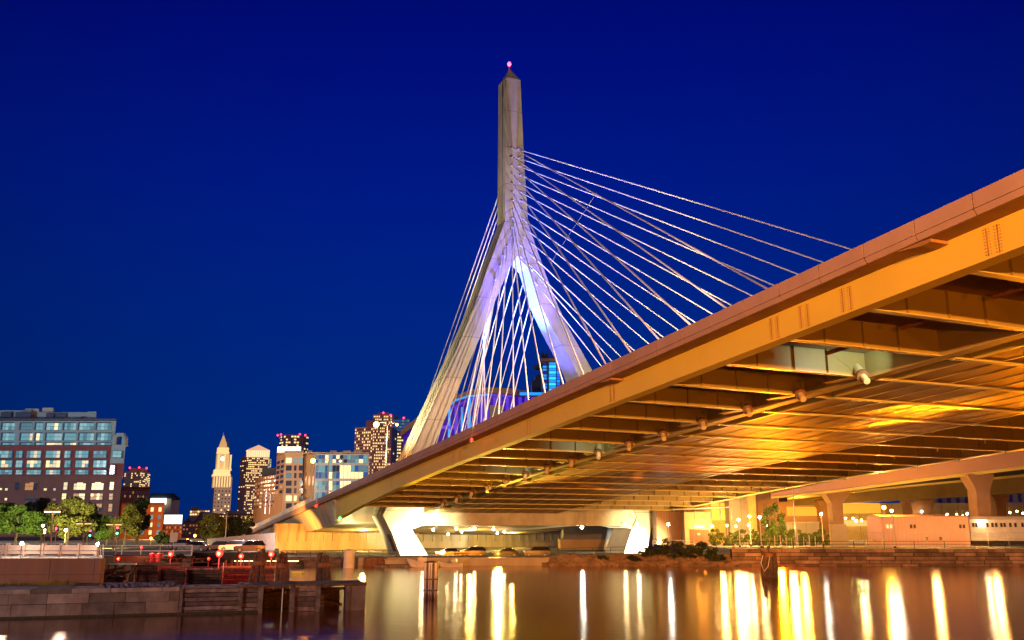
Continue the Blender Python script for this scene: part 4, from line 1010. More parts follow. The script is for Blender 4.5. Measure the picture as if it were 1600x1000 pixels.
T = [(22, 784, 862, 175, 112, 'leaf', 'large bright green tree at the left edge, lit from below'), (62, 781, 860, 190, 60, 'leafd', 'dark green tree behind the large bright one at the left edge'), (103, 781, 860, 170, 76, 'leaf2', 'olive yellow tree right of the tall twin-headed lamp'), (134, 790, 858, 185, 44, 'leafd', 'dark crown between the olive tree and the lit window'),
     (165, 808, 860, 178, 40, 'leaf', 'low green tree behind the second twin-headed lamp'), (193, 791, 862, 172, 50, 'leaf2', 'olive tree right of the traffic signals'), (212, 780, 862, 190, 36, 'leafd', 'tall dark tree in front of the orange brick block'), (253, 832, 858, 170, 24, 'leafd', 'small dark bush-like tree before the orange lamps'),
     (327, 806, 860, 230, 46, 'leaf2', 'dark round tree below the clock tower, left of the thin pole'), (362, 808, 850, 240, 36, 'leafd', 'dark tree right of the thin pole below the clock tower'), (383, 808, 850, 260, 26, 'leaf2', 'small tree beside the brick apartment block end')]
for i, (px, yt, yb, Y, wp, m_, lab) in enumerate(T):
    tree(px, yt, yb, Y, wp, M[m_], lab, seed=i+1, zb=gz(px, Y), n=13000 if wp > 45 else 6500, leaf=.26)
tree(1213, 789, 848, 158, 38, M['leaf'], 'lone small tree in front of the brown bay of the power house', zb=RZ, n=5200, leaf=.17, group='trees on the right bank', seed=33)
def shrub(px, pyt, pyb, Y, wpx, m_, label, seed, group, leaf=.16, n=1500, zb=None):
    rn = random.Random(seed); b = at(px, pyb, Y); zt = at(px, pyt, Y).z; zb = b.z if zb is None else zb
    e = empty('shrub', (b.x, Y, zb), label, 'shrub', group); h = zt-zb; rx = wpx/2*Y/FPX
    mb = MB()
    for k in range(5):
        a = rn.uniform(0, 6.28); mb.tube([(b.x, Y, zb), (b.x+math.cos(a)*rx*.5, Y+math.sin(a)*rx*.5, zb+h*.6)], .04, 5)
    mb.build('stem', M['bark'], e)
    mb = MB(); crown(mb, (b.x, Y, zb+h*.48), rx, rx*.7, h*.5, n, leaf, rn, 16, -.9); mb.build('foliage', m_, e)
for i, (x_, yt, yb, wp, lab) in enumerate(((1010, 856, 868, 22, 'small dark shrub at the left end of the riverside shrubs'), (1032, 852, 874, 34, 'dark shrub just right of the bright pier foot'), (1052, 840, 872, 36, 'tallest dark riverside shrub, with a pointed top'), (1078, 850, 876, 36, 'dark shrub in the middle of the riverside row'), (1100, 849, 878, 36, 'wide dark shrub hanging over the boulders, right half'), (1120, 858, 880, 30, 'last dark shrub beside the start of the granite quay'), (940, 869, 877, 22, 'small green shrub low among the boulders left of the pier foot'), (992, 868, 880, 20, 'low shrub among the boulders below the pier foot'))):
    shrub(x_, yt, yb, 134.0 if yb < 880 else 133, wp, M['leafd'], lab, 50+i, 'dark shrubs along the riverside rocks', .18, 1300)
for i, x_ in enumerate(range(1118, 1294, 14)):
    shrub(x_, 826+(i*7) % 9, 850, 158+(i % 3), 24, M['bushl'], 'yellow-green bush in the lit hedge row before the power house' if 0 else ['leftmost lit yellow-green bush, by the door', 'second lit bush of the hedge, from the door', 'lit bush under the first warm post lamp', 'lit bush between the first and the tall post lamps', 'lit bush under the tall post lamp', 'lit bush just left of the small tree', 'lit bush under the small tree crown', 'lit bush right of the small tree', 'lit bush left of the tall bare pole', 'lit bush at the foot of the tall bare pole', 'lit bush before the low shed', 'lit bush under the lone white lamp near the pier', 'rightmost lit bush of the hedge row'][i], 80+i, 'lit bushes before the power house', .14, 1700, zb=RZ)
q = at(470, 884, 133)
shrub(470, 876, 886, 131.6, 12, M['leafd'], 'tiny green tuft on the sloped stone bank', 99, None, .1, 300)
shrub(282, 866, 880, 98, 60, M['leafd'], 'low weedy patch behind the timber walkway', 98, None, .12, 1500)

# ------------------------------------------------------------------ lamps, signals on the left bank
def twin_lamp(px, py, pyb, Y, lit, label, mh):
    b = at(px, pyb, Y); t_ = at(px+ (4 if px < 100 else 1), py, Y); b.z = gz(px, Y)
    e = empty('street_lamp', b, label, 'street lamp', 'twin-headed lamps on the left bank')
    MB().tube([b, t_], [.11, .08], 8).build('pole', mh, e)
    for s in (-1, 1):
        k = Y/FPX*6.5
        h = MB().obox(t_+Vector((s*k, 0, .0)), Vector((k*.75, 0, 0)), Vector((0, .25, 0)), Vector((0, 0, .10))).build('lamp_head', mh, e)
        MB().obox(t_+Vector((s*k, 0, -.13)), Vector((k*.65, 0, 0)), Vector((0, .2, 0)), Vector((0, 0, .03))).build('lens', lit, h)
M['lamp_paint'] = mat('lamp_paint', (.40, .26, .14), .6)
M['soft_lens'] = emat('soft_lens', (1, .8, .5), 12); M['dim_lens'] = emat('dim_lens', (1, .6, .2), 3)
twin_lamp(78, 798, 866, 108, M['soft_lens'], 'tallest twin-headed lamp, with bright white lenses', M['lamp_paint'])
twin_lamp(130, 817, 856, 130, M['dim_lens'], 'middle twin-headed lamp, dim, before the olive tree', M['lamp_paint'])
twin_lamp(177, 818.5, 860, 128, M['dim_lens'], 'rightmost twin-headed lamp, next to the traffic signals', M['lamp_paint'])
GW = (('street globe lamp at left, in front of the bright green tree', 67, 821.5, 850, 140, 0.16, 'globe_white'), ('white glaring low lamp at the far left behind the railing', 34, 849, 866, 72.6, .12, 'globe_white'), ('white glaring low lamp at the right end of the picket railing', 153, 850, 866, 72.6, .12, 'globe_white'),
      ('brilliant lamp hidden in the olive tree', 103, 828, 852, 160, 0.20, 'globe_white'), ('orange street lamp before the orange brick block', 236, 841, 858, 190, 0.22, 'globe_sodium'), ('lowest orange street lamp down the street', 293, 843.5, 856, 200, 0.22, 'globe_sodium'), ('orange street lamp just left of the dark round tree', 304.5, 837, 856, 180, 0.24, 'globe_sodium'), ('faint small lamp between the orange street lamps', 248, 842, 856, 210, 0.14, 'globe_sodium'))
for lab, x_, y_, yb_, Y, r_, m_ in GW:
    q = at(x_, y_, Y); b = Vector((q.x, Y, gz(x_, Y)))
    e = empty('street_lamp', b, lab, 'street lamp', 'single lamps on the left bank')
    MB().tube([b, q-Vector((0, 0, r_))], .07, 6).build('pole', M['lamp_paint'], e); MB().ball(q, r_, 8).build('globe', M[m_], e)
# traffic signals
SG = [(71, 828, 862, 112, 'lit signal head on a pole left of the tallest lamp', ('.', 'y', 'w')), (88.5, 826, 866, 106, 'pedestrian signal with a glowing red hand, right of the tallest lamp', ('p',)), (141.5, 833, 856, 125, 'green lit signal behind the second twin-headed lamp', ('r', '.', 'g')), (184, 829, 864, 110, 'red traffic signal right of the rightmost twin-headed lamp', ('r', '.', 'g'))]
M['sig_r'] = emat('signal_red', (1, .03, .08), 10); M['sig_g'] = emat('signal_green', (.1, 1, .5), 8); M['sig_w'] = emat('signal_white', (1, .85, .6), 8)
for x_, y_, yb_, Y, lab, cols in SG:
    q = at(x_, y_, Y); b = Vector((q.x, Y, gz(x_, Y))); e = empty('traffic_signal', b, lab, 'traffic signal', 'traffic signals on the left bank')
    MB().tube([b, q-Vector((0, 0, .5))], .06, 6).build('pole', M['lamp_paint'], e)
    hd = MB().obox(q, Vector((.24 if cols[0] == 'p' else .17, 0, 0)), Vector((0, .12, 0)), Vector((0, 0, .3 if cols[0] == 'p' else .52))).build('housing', M['dark_steel'], e)
    if cols[0] == 'p':
        mb = MB(); y0 = q.y-.14            # the raised hand symbol
        mb.box(q.x-.08, q.x+.08, y0, y0+.02, q.z-.16, q.z+.03)
        for k in range(4): mb.box(q.x-.08+k*.042, q.x-.05+k*.042, y0, y0+.02, q.z+.03, q.z+.2-.03*abs(k-1.5))
        mb.add([(q.x+.08, y0, q.z-.06), (q.x+.17, y0, q.z+.06), (q.x+.14, y0, q.z+.09), (q.x+.08, y0, q.z+.02)], [(0, 1, 2, 3)])
        mb.build('hand_symbol', M['sig_r'], hd)
    else:
        for k, c in enumerate(cols):
            if c != '.': MB().ball(q+Vector((0, -.12, .32-.32*k)), .13, 6).build('lens', M['sig_'+{'r': 'r', 'g': 'g', 'w': 'w', 'y': 'w'}[c]], hd)
o = MB().tube([(at(351, 855, 170).x, 170, 1.7), (at(351, 855, 170).x, 170, at(351, 800, 170).z)], [.12, .07], 8).build('pole', M['steel'], loc=(at(351, 855, 170).x, 170, 1.7)); tag(o, 'thin tall pole between the dark trees below the clock tower', 'pole')
road_lamp(603, 729, 588, 662.5, 168, False, 'tall bridge lamp glaring orange in front of the brown arched tower', x2=620)
road_lamp(510, 778, 489, 719.5, 205, False, 'bridge lamp with two heads in front of the glass apartment block', x2=532)
# ================================================================== THE CITY
M['brick'] = mat('dark_red_brick', (.15, .065, .06), .85, var=.1, scale=.4)
M['brick2'] = mat('maroon_brick', (.20, .05, .05), .85, var=.1, scale=.4)
M['blueclad'] = mat('blue_grey_cladding', (.24, .30, .34), .6, var=.06, scale=.2)
M['orangebrick'] = mat('orange_brick', (.36, .11, .05), .85, var=.12, scale=.4)
M['beige'] = mat('beige_masonry', (.40, .31, .22), .8, var=.08, scale=.3)
M['tanm'] = mat('tan_masonry', (.44, .29, .19), .8, var=.08, scale=.3)
M['greystone'] = mat('grey_stone', (.42, .37, .30), .8, var=.1, scale=.1)
M['browntower'] = mat('brown_granite', (.22, .11, .09), .7, var=.08, scale=.1)
M['darkblue'] = mat('dark_blue_roof', (.05, .07, .12), .6)
M['lit1'] = emat('window_lit_warm', (1, .68, .26), 1.5, (.3, .25, .2)); M['lit2'] = emat('window_lit_yellow', (1, .80, .42), 1.1, (.3, .3, .2)); M['lit3'] = emat('window_dim_amber', (1, .45, .15), .45, (.2, .1, .05))
M['teal'] = emat('window_teal_glow', (.20, .52, .58), .62, (.05, .08, .1)); M['teal2'] = emat('window_teal_soft', (.14, .34, .42), .5, (.05, .08, .1))  # dim cyan glow put into the panes as emission
M['darkwin'] = emat('window_dark', (.02, .03, .06), .6, (.02, .02, .03)); M['bluewin'] = emat('window_blue', (.02, .10, .35), .8, (.02, .03, .05))
for k_ in ('darkwin', 'bluewin', 'teal', 'teal2'): M[k_].node_tree.nodes['Principled BSDF'].inputs['Roughness'].default_value = .12
UNIT = {}
def win_obj(parent, p0, p1, z0, z1, m_, nrm, thick=.12, nm='window'):
    """a window as its own object, sharing one unit mesh per material"""
    key = m_.name
    if key not in UNIT:
        me = bpy.data.meshes.new('window'); q = MB().box(-.5, .5, -.5, .5, -.5, .5); me.from_pydata(q.v, [], q.f); me.materials.append(m_); UNIT[key] = me
    o = bpy.data.objects.new(nm, UNIT[key]); col.objects.link(o); o.parent = parent
    c = (p0+p1)/2; v = p1-p0
    o.location = Vector((c.x, c.y, (z0+z1)/2))-Vector(parent['org']); o.scale = (v.length, thick, z1-z0)
    o.rotation_euler.z = math.atan2(v.y, v.x)
    return o
def pick(pal, rn):
    r_ = rn.random()
    for k, p_ in pal:
        r_ -= p_
        if r_ <= 0: return M[k]
    return M[pal[-1][0]]
def prism_bld(name, label, foot, yt, m_, zb=None, cat='building', depth=20, part='wall', parent=None, group=None):
    """foot: picture columns with distances, left to right along the seen faces; yt measured at the first"""
    pts = [at(px, yt, Y) for px, Y in foot]; zt = at(foot[0][0], yt, foot[0][1]).z; zb = G0 if zb is None else zb
    SK[0] = pts[-1].x/pts[-1].y*1.04 if pts[-1].x < 0 else 0
    back = [Vector((pts[-1].x+SK[0]*depth, pts[-1].y+depth, 0)), Vector((pts[0].x+SK[0]*depth, max(pts[-1].y, pts[0].y)+depth, 0))]
    ring = [Vector((q.x, q.y, 0)) for q in pts]+back
    e = parent or empty(name, (ring[0].x, ring[0].y, zb), label, cat, group)
    MB().prism([(q.x, q.y, zb) for q in ring], (0, 0, zt-zb)).build(part, m_, e)
    return e, [Vector((q.x, q.y, 0)) for q in pts], zt
def grid(e, A, Bp, z0, z1, nx, ny, fw_, fh_, pal, seed=0, off=.06, store=None, rowlit=0):
    """windows on the facade A-B"""
    rn = random.Random(seed); v = Bp-A; nrm = Vector((v.y, -v.x, 0)).normalized()
    if nrm.y > 0 and abs(nrm.y) > .3: nrm = -nrm
    out = store if store is not None else []
    for j in range(ny):
        row = pick(pal, rn) if rn.random() < rowlit else None
        for i in range(nx):
            c0 = (i+.5-fw_/2)/nx; c1 = (i+.5+fw_/2)/nx
            za = z0+(z1-z0)*(j+.5-fh_/2)/ny; zb_ = z0+(z1-z0)*(j+.5+fh_/2)/ny
            out.append((A+v*c0+nrm*off, A+v*c1+nrm*off, za, zb_, row if row and rn.random() < .85 else pick(pal, rn)))
    if store is None: flush(e, out)
    return out
def flush(e, wins):
    wins = sorted(wins, key=lambda w_: -((w_[1]-w_[0]).length*(w_[3]-w_[2])))
    for w_ in wins[:100]: win_obj(e, *w_, None)
    rest = wins[100:]
    if rest:
        ms = []; mb = MB()
        for p0, p1, z0, z1, m_ in rest:
            if m_ not in ms: ms.append(m_)
            mb.mi = ms.index(m_); u = (p1-p0).normalized(); n_ = Vector((-u.y, u.x, 0))
            mb.obox((p0+p1)/2+Vector((0, 0, (z0+z1)/2)), (p1-p0)/2, n_*.06, Vector((0, 0, (z1-z0)/2)))
        o = mb.build('window', ms, e); o['kind'] = 'stuff'
def zpx(px, py, Y): return at(px, py, Y).z
def wrect(e, x0, x1, y0, y1, Y, m_, nm='window', off=.1, thick=.15):
    a = at(x0, (y0+y1)/2, Y-off); b = at(x1, (y0+y1)/2, Y-off)
    return win_obj(e, Vector((a.x, Y-off, 0)), Vector((b.x, Y-off, 0)), zpx(x0, y1, Y), zpx(x0, y0, Y), m_, None, thick, nm)

# ---- 1. big brick and blue-grey apartment block, far left
Y = 280; rn = random.Random(21)
e, pts, zt = prism_bld('brick_apartment_block', 'big apartment block, dark brick below and blue-grey above, at far left', [(-90, Y), (191, Y)], 743, M['brick'], LZ, depth=30)
def band(x0, x1, y0, y1, m_, nm, d0=.0, dpt=28): return pbox(MB(), x0, x1, y0, y1, Y-d0, dpt).build(nm, m_, e)
band(-90, 193, 741.5, 743.5, M['brick2'], 'cornice', .5)
band(-90, 172, 697, 741.5, M['brick2'], 'red_storeys', .15)
band(-90, 174, 695.5, 697, M['darkblue'], 'ledge', .6)
band(-90, 180, 656.5, 695.5, M['blueclad'], 'upper_storeys', -1.0)
band(-90, 182, 654, 656.5, M['darkblue'], 'roof_edge', 1.2)
band(172, 194, 697, 742, M['blueclad'], 'corner_bay', .05)
band(172, 193.5, 724, 742, M['brick2'], 'corner_brick', .3)
# arched gable at the corner
mb = MB(); q0, q1 = at(176, 690, Y), at(196, 690, Y); zb_ = zpx(180, 697, Y); z2 = zpx(180, 680, Y); z3 = zpx(180, 676.5, Y); xm = (q0.x+q1.x)/2
for a_, b_ in ((q0.x+.02, q0.x+1.08), (q1.x-1.08, q1.x-.02)): mb.box(a_, b_, Y-.3, Y+1.9, zb_+.41, z2-1.01)
mb.prism([(q0.x, Y, z2-1.0), (q0.x+1.1, Y, z2-1.0), (xm-.7, Y, z3-1.1), (xm+.7, Y, z3-1.1), (q1.x-1.1, Y, z2-1.0), (q1.x, Y, z2-1.0), (xm+1.0, Y, z3), (xm-1.0, Y, z3)], (0, 1.8, 0))
mb.box(q0.x-.05, q1.x+.05, Y-.35, Y+2, zb_+.01, zb_+.4)
mb.build('arched_gable', M['blueclad'], e)
# penthouse plant
band(-90, 48, 641, 654, M['blueclad'], 'penthouse', -6, 10); band(60, 148, 644, 654, M['blueclad'], 'penthouse', -5, 10); band(136, 150, 643, 654, M['blueclad'], 'penthouse', -4, 8); band(66, 83, 637, 644, M['greystone'], 'plant_box', -7, 6); band(38, 60, 638.5, 654, M['greystone'], 'plant_box', -8, 8)
for x0, x1, y0, y1 in ((1, 17, 644, 652), (24, 48, 644, 652), (72, 84, 645, 652), (86, 103, 645, 652), (126, 131, 651, 654)):
    pbox(MB(), x0, x1, y0, y1, Y+3.9, .3).build('louvre', M['darkblue'], e)
def window(x0, x1, y0, y1, panes, pal, off=.35, arch=False, bars=2):
    """frame (part) with panes (sub-parts)"""
    f = wrect(e, x0-.7, x1+.7, y0-.7, y1+.7, Y-off, M['brick'] if arch else M['darkblue'], 'window', .05, .1)
    f['org'] = (0, 0, 0)
    a = at(x0, (y0+y1)/2, Y); b = at(x1, (y0+y1)/2, Y); z0 = zpx(x0, y1, Y); z1 = zpx(x0, y0, Y)
    mb = MB(); ms = []
    n = panes; w_ = (b.x-a.x)/n; h_ = (z1-z0)/bars
    for i in range(n):
        c = pick(pal, rn)
        for j in range(bars):
            if rn.random() < .25: c = pick(pal, rn)
            if c not in ms: ms.append(c)
            mb.mi = ms.index(c)
            zz0 = z0+j*h_+.06; zz1 = z0+(j+1)*h_-.06
            if arch and j == bars-1:
                k = abs((i+.5)/n-.5)*2; zz1 -= (h_*.55)*k*k*(1 if n > 1 else .3)
            mb.box(a.x+i*w_+.05, a.x+(i+1)*w_-.05, Y-off-.2, Y-off-.1, zz0, zz1)
    o = mb.build('pane', ms); o.parent = f; o.matrix_parent_inverse = (Matrix.Translation(Vector(e['org'])) @ Matrix.LocRotScale(f.location, f.rotation_euler, f.scale)).inverted()
M['teal3'] = emat('window_teal_bright', (.34, .62, .64), .7, (.05, .08, .1)); M['lit4'] = emat('window_lit_pale', (.9, .72, .45), .8, (.3, .3, .2))
TP = [('teal', .45), ('teal2', .28), ('teal3', .25), ('lit4', .02)]; TL = [('lit1', .15), ('teal', .35), ('lit4', .25), ('lit2', .1), ('teal3', .15)]
for k, (x0, x1) in enumerate(((2, 21), (31, 49), (54.5, 65.5), (71, 95), (99, 117), (122.5, 145), (150.5, 172.5), (-22, -3), (-50, -28))):
    for j, (y0, y1) in enumerate(((660.5, 671.5), (676.5, 688), (691.5, 695))):
        pal = TL if (j, k) in ((0, 3), (2, 3), (2, 4), (1, 2), (1, 1)) else TP
        if k == 1 and j == 0: pal = [('teal2', 1)]
        window(x0, x1, y0, y1, 4 if x1-x0 > 13 else 2, pal, -.9, bars=1 if j == 2 else 2)
for k, (x0, x1) in enumerate(((-2, 20), (26, 36), (43, 65), (73, 95), (102, 111), (119, 139), (147, 167), (-36, -12))):
    for j, (y0, y1) in enumerate(((704.5, 715.5), (719.5, 730.5), (734.5, 741.5))):
        pal = TL if (j, k) in ((1, 3), (2, 3), (1, 5), (1, 2), (1, 0)) else TP
        window(x0, x1, y0, y1, 4 if x1-x0 > 13 else 2, pal, .35)
window(177.5, 191, 704.5, 715, 2, TP, .5); window(173.5, 180.5, 727, 741, 1, TP, .6, True)
LW = [('lit1', .4), ('lit2', .35), ('lit4', .25)]; DW = [('lit3', .4), ('darkwin', .5), ('lit1', .1)]
for x0, x1, y0, y1, n, pal in ((24, 31, 753.5, 766, 1, [('darkwin', 1)]), (40, 59.5, 753.5, 766, 3, [('lit3', .7), ('darkwin', .3)]), (100, 106, 753.5, 765.5, 1, LW), (116, 134.5, 753.5, 765.5, 4, LW), (144, 162.5, 753, 765.5, 4, LW), (172, 178.5, 753, 765.5, 1, LW), (-30, -10, 753.5, 766, 3, DW)):
    window(x0, x1, y0, y1, n, pal, .15, True)
for x0, x1, y0, y1, n, pal in ((97.5, 104, 771, 780.5, 1, LW), (115, 133, 771, 781, 4, [('lit3', .4), ('lit2', .6)]), (142, 161, 771, 781, 4, [('lit3', .5), ('lit1', .5)]), (171, 177, 771, 781, 1, [('lit3', 1)]), (142, 159.5, 787, 799.5, 4, [('lit3', .8), ('darkwin', .2)]), (170, 176, 787, 799.5, 1, [('lit3', .6), ('lit1', .4)]), (116, 132, 787, 792, 4, [('lit3', 1)]), (147, 158, 806, 816, 2, LW), (168, 174, 806, 812, 1, LW),
                               (-1, 4, 762.5, 766, 1, LW), (8.5, 13, 763, 766.5, 1, LW), (69, 74, 763, 766.5, 1, LW), (84, 88, 763, 766.5, 1, LW), (40, 57, 779, 782, 3, DW), (67, 71, 779, 782, 1, LW), (83, 88, 779, 782, 1, [('lit3', 1)]), (8, 12, 778, 782, 1, LW)):
    window(x0, x1, y0, y1, n, pal, .15)

# ---- 2. beige tower with red roof lights
LIT = [('lit1', .35), ('darkwin', .45), ('lit2', .2)]
e, P_, zt = prism_bld('beige_tower', 'small beige tower with red roof lights between the brick block and the clock tower', [(195, 700), (219, 690), (235, 715)], 737, M['beige'], depth=30)
st = []; grid(e, P_[0], P_[1], zpx(200, 765, 700), zt-1, 9, 8, .6, .55, [('lit1', .25), ('darkwin', .75)], 3, .2, st); grid(e, P_[1], P_[2], zpx(200, 765, 700), zt-1, 7, 9, .7, .5, LIT, 4, .2, st); flush(e, st)
pbox(MB(), 203, 230, 731.5, 737, 705, 15).build('penthouse', M['beige'], e)
def beacons(e, lst, Y):
    for x_, y_ in lst:
        o = MB().ball(at(x_, y_, Y), .0011*Y, 6).build('beacon', M['pink_lamp'], e)
beacons(e, ((203, 731), (217.5, 730.5), (229, 731.5)), 700)
# ---- 3. orange brick blocks
e, P_, zt = prism_bld('orange_brick_block', 'orange brick block with flat cornice behind the dark tall tree, further back', [(186, 420), (235, 430)], 762, M['orangebrick'], depth=30)
pbox(MB(), 185, 236, 760.5, 763.5, 418, 4).build('cornice', M['orangebrick'], e)
grid(e, P_[0], P_[1], zpx(200, 778, 420), zpx(200, 766, 420), 12, 2, .4, .6, [('darkwin', .9), ('lit3', .1)], 5)
e, P_, zt = prism_bld('orange_brick_house', 'nearer orange brick house lit by street lamps, four storeys', [(190, 330), (257, 330)], 788, M['orangebrick'], depth=25)
pbox(MB(), 190, 257.5, 785.5, 788, 329.5, 25).build('parapet', M['darkblue'], e)
grid(e, P_[0]+(P_[1]-P_[0])*.45, P_[1], zpx(200, 838, 330), zpx(200, 790, 330), 3, 4, .36, .55, [('teal', .35), ('lit2', .35), ('teal2', .3)], 6)
# ---- 4. office with bright sign face
e, P_, zt = prism_bld('gabled_office', 'dark gabled office block with a glaring white lit band beyond the orange house', [(234, 520), (268, 520), (281, 545)], 779, M['greystone'], depth=30)
mb = MB(); a, b = at(233, 779, 518), at(282, 779, 518); zr = zpx(250, 770.5, 518)
mb.prism([(a.x, 518, a.z), (b.x, 518, a.z), (b.x-4, 518, zr), (a.x+1, 518, zr)], (SK[0]*32, 32, 0)); mb.build('roof', M['darkblue'], e)
pbox(MB(), 235, 260, 778.5, 788, 517, .6).build('lit_band', emat('white_lit_band', (1, .95, .8), 2.2), e)
grid(e, P_[1]-(P_[1]-P_[0])*.25, P_[2], zpx(250, 802, 520), zpx(250, 781, 520), 5, 4, .6, .5, [('teal2', .3), ('lit2', .3), ('darkwin', .4)], 8)
SK[0] = 0
e = empty('billboard', (at(270, 818, 400).x, 400, G0), 'blank glaring white billboard above the small orange roof', 'billboard')
pbox(MB(), 256.5, 284, 804.5, 818.5, 400, .5).build('panel', emat('billboard_face', (1, .97, .82), 2.2), e)
mb = MB()
for x_ in (260, 270, 281): mb.tube([at(x_, 818, 400.5), at(x_, 845, 400.5)], .25, 6)
mb.build('frame', M['steel'], e)
e, P_, zt = prism_bld('small_orange_house', 'small orange lit house under the white billboard', [(255, 345), (285, 345)], 819.5, M['orangebrick'], depth=20)
grid(e, P_[0], P_[1], zpx(260, 834, 345), zpx(260, 821, 345), 7, 2, .4, .5, [('lit3', .5), ('darkwin', .5)], 9)
# ---- 5. dark low roofs in the gap
e, P_, zt = prism_bld('pale_low_block', 'pale low block with lit upper windows left of the clock tower', [(297, 620), (328, 610)], 797, M['beige'], depth=30)
pbox(MB(), 299, 312, 792, 797, 622, 10).build('penthouse', M['beige'], e)
grid(e, P_[0], P_[1], zpx(300, 806, 620), zpx(300, 797.5, 620), 8, 2, .7, .6, [('lit1', .6), ('lit3', .4)], 10)
e, P_, zt = prism_bld('gothic_building', 'dark building with pointed slate gables below the pale low block', [(286, 450), (330, 450)], 814, M['browntower'], depth=30)
for x0, x1, yt_ in ((303, 322, 799), (289, 299, 808), (322, 334, 806)):
    a, b = at(x0, 816, 448), at(x1, 816, 448); MB().prism([(a.x, 448, a.z), (b.x, 448, a.z), ((a.x+b.x)/2, 448, zpx(x0, yt_, 448))], (0, 14, 0)).build('gable', M['darkblue'], e)
grid(e, P_[0], P_[1], zpx(300, 836, 450), zpx(300, 818, 450), 9, 3, .4, .4, [('lit3', .5), ('darkwin', .5)], 11)
e, P_, zt = prism_bld('low_hotel', 'low brown block with lit windows between the clock tower and the apartment wing', [(334, 560), (402, 560)], 803, M['browntower'], depth=30)
pbox(MB(), 352, 386, 798, 803, 564, 12).build('penthouse', M['teal2'] if 0 else M['blueclad'], e)
grid(e, P_[0], P_[1], zpx(340, 828, 560), zpx(340, 804, 560), 16, 4, .5, .4, [('lit1', .35), ('lit3', .25), ('darkwin', .4)], 12)
# ---- 6. clock tower
SK[0] = 0
Y = 1230; K = Y/FPX
c0 = at(344.5, 800, Y)
e = empty('clock_tower', (c0.x, Y, G0), 'floodlit stone clock tower with pointed pyramid roof and white dial', 'tower')
M['floodstone'] = emat('floodlit_stone', (1, .55, .13), .42, (.5, .42, .3)); M['floodstone2'] = emat('floodlit_cornice', (1, .62, .2), .9, (.5, .42, .3))  # floodlight put into the stone as emission
def cx(px, py): return at(px, py, Y)
def tbox(x0, x1, y0, y1, m_, nm, d=0):
    xc = (x0+x1)/2; hw = (x1-x0)/2*K; c = cx(xc, (y0+y1)/2); th = R(22)
    ca, sa = math.cos(th), math.sin(th); hw2 = hw/(ca+sa)
    z0, z1 = zpx(xc, y1, Y), zpx(xc, y0, Y)
    return MB().obox((c.x, Y, (z0+z1)/2), Vector((ca, sa, 0))*hw2, Vector((-sa, ca, 0))*hw2, Vector((0, 0, (z1-z0)/2))).build(nm, m_, e)
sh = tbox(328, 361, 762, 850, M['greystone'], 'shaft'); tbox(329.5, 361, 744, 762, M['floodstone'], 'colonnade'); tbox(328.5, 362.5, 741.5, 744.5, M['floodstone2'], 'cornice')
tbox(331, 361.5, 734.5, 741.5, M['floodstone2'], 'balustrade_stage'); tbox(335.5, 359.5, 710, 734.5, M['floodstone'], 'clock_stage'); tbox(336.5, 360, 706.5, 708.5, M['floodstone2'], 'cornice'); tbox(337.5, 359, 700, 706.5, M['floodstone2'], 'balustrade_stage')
th = R(22)
def pyr(x0, x1, yb, x2, x3, yt, m_, nm):
    s = []
    for a, b, y_ in ((x0, x1, yb), (x2, x3, yt)):
        xc = (a+b)/2; hw = (b-a)/2*K/(math.cos(th)+math.sin(th)); c = cx(xc, y_)
        u = Vector((math.cos(th), math.sin(th), 0))*hw; v = Vector((-math.sin(th), math.cos(th), 0))*hw; o = Vector((c.x, Y, c.z))
        s.append([o-u-v, o+u-v, o+u+v, o-u+v])
    return MB().loft(s).build(nm, m_, e)
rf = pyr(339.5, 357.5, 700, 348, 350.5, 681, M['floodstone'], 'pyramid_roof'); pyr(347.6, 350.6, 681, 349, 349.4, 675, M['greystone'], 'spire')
# dial with hands, on the front-left face
nrm = Vector((math.sin(th)*-1*-1, -math.cos(th), 0)); nrm = Vector((math.sin(th), -math.cos(th), 0)); u_ = Vector((math.cos(th), math.sin(th), 0))
hw = 24/2*K/(math.cos(th)+math.sin(th)); cc = cx(347.5, 717.5); fc = Vector((cc.x, Y, cc.z))+nrm*(hw+.15)
def disc(r0, r1, off, m_, nm):
    mb = MB(); n_ = 24; a_ = []
    for k in range(n_):
        a = 2*math.pi*k/n_; a_.append((fc+u_*math.cos(a)*r0+Vector((0, 0, math.sin(a)*r0))+nrm*off, fc+u_*math.cos(a)*r1+Vector((0, 0, math.sin(a)*r1))+nrm*off))
    for k in range(n_):
        p_, q_ = a_[k], a_[(k+1) % n_]; mb.add([p_[0], q_[0], q_[1], p_[1]], [(0, 1, 2, 3)])
    return mb.build(nm, m_, e)
dl = disc(.01, 3.7, .3, emat('dial_face', (1, .95, .8), 1.3), 'clock_dial')
disc(3.5, 4.1, .4, M['darkwin'], 'dial_ring')
for ang, L_ in ((80, 3.0), (150, 2.1)):
    d = u_*math.cos(R(ang))+Vector((0, 0, math.sin(R(ang)))); q_ = d.cross(nrm).normalized()
    MB().obox(fc+nrm*.6+d*L_/2, d*L_/2, q_*.22, nrm*.08).build('clock_hand', M['dark_steel'], e)
A = Vector((fc.x, fc.y, 0)); hws = 33/2*K/(math.cos(th)+math.sin(th))
st = []
cS = cx(344.5, 800); o0 = Vector((cS.x, Y, 0)); zb0, zb1 = zpx(344, 806, Y), zpx(344, 765, Y)
grid(e, o0+nrm*hws-u_*hws, o0+nrm*hws+u_*hws, zb0, zb1, 5, 7, .35, .4, [('lit1', .4), ('darkwin', .6)], 13, .3, st)
n2 = u_; grid(e, o0+u_*hws-Vector((-math.sin(th), math.cos(th), 0))*hws, o0+u_*hws+Vector((-math.sin(th), math.cos(th), 0))*hws, zb0, zb1, 4, 7, .3, .4, [('lit1', .2), ('darkwin', .8)], 14, .3, st)
flush(e, st)
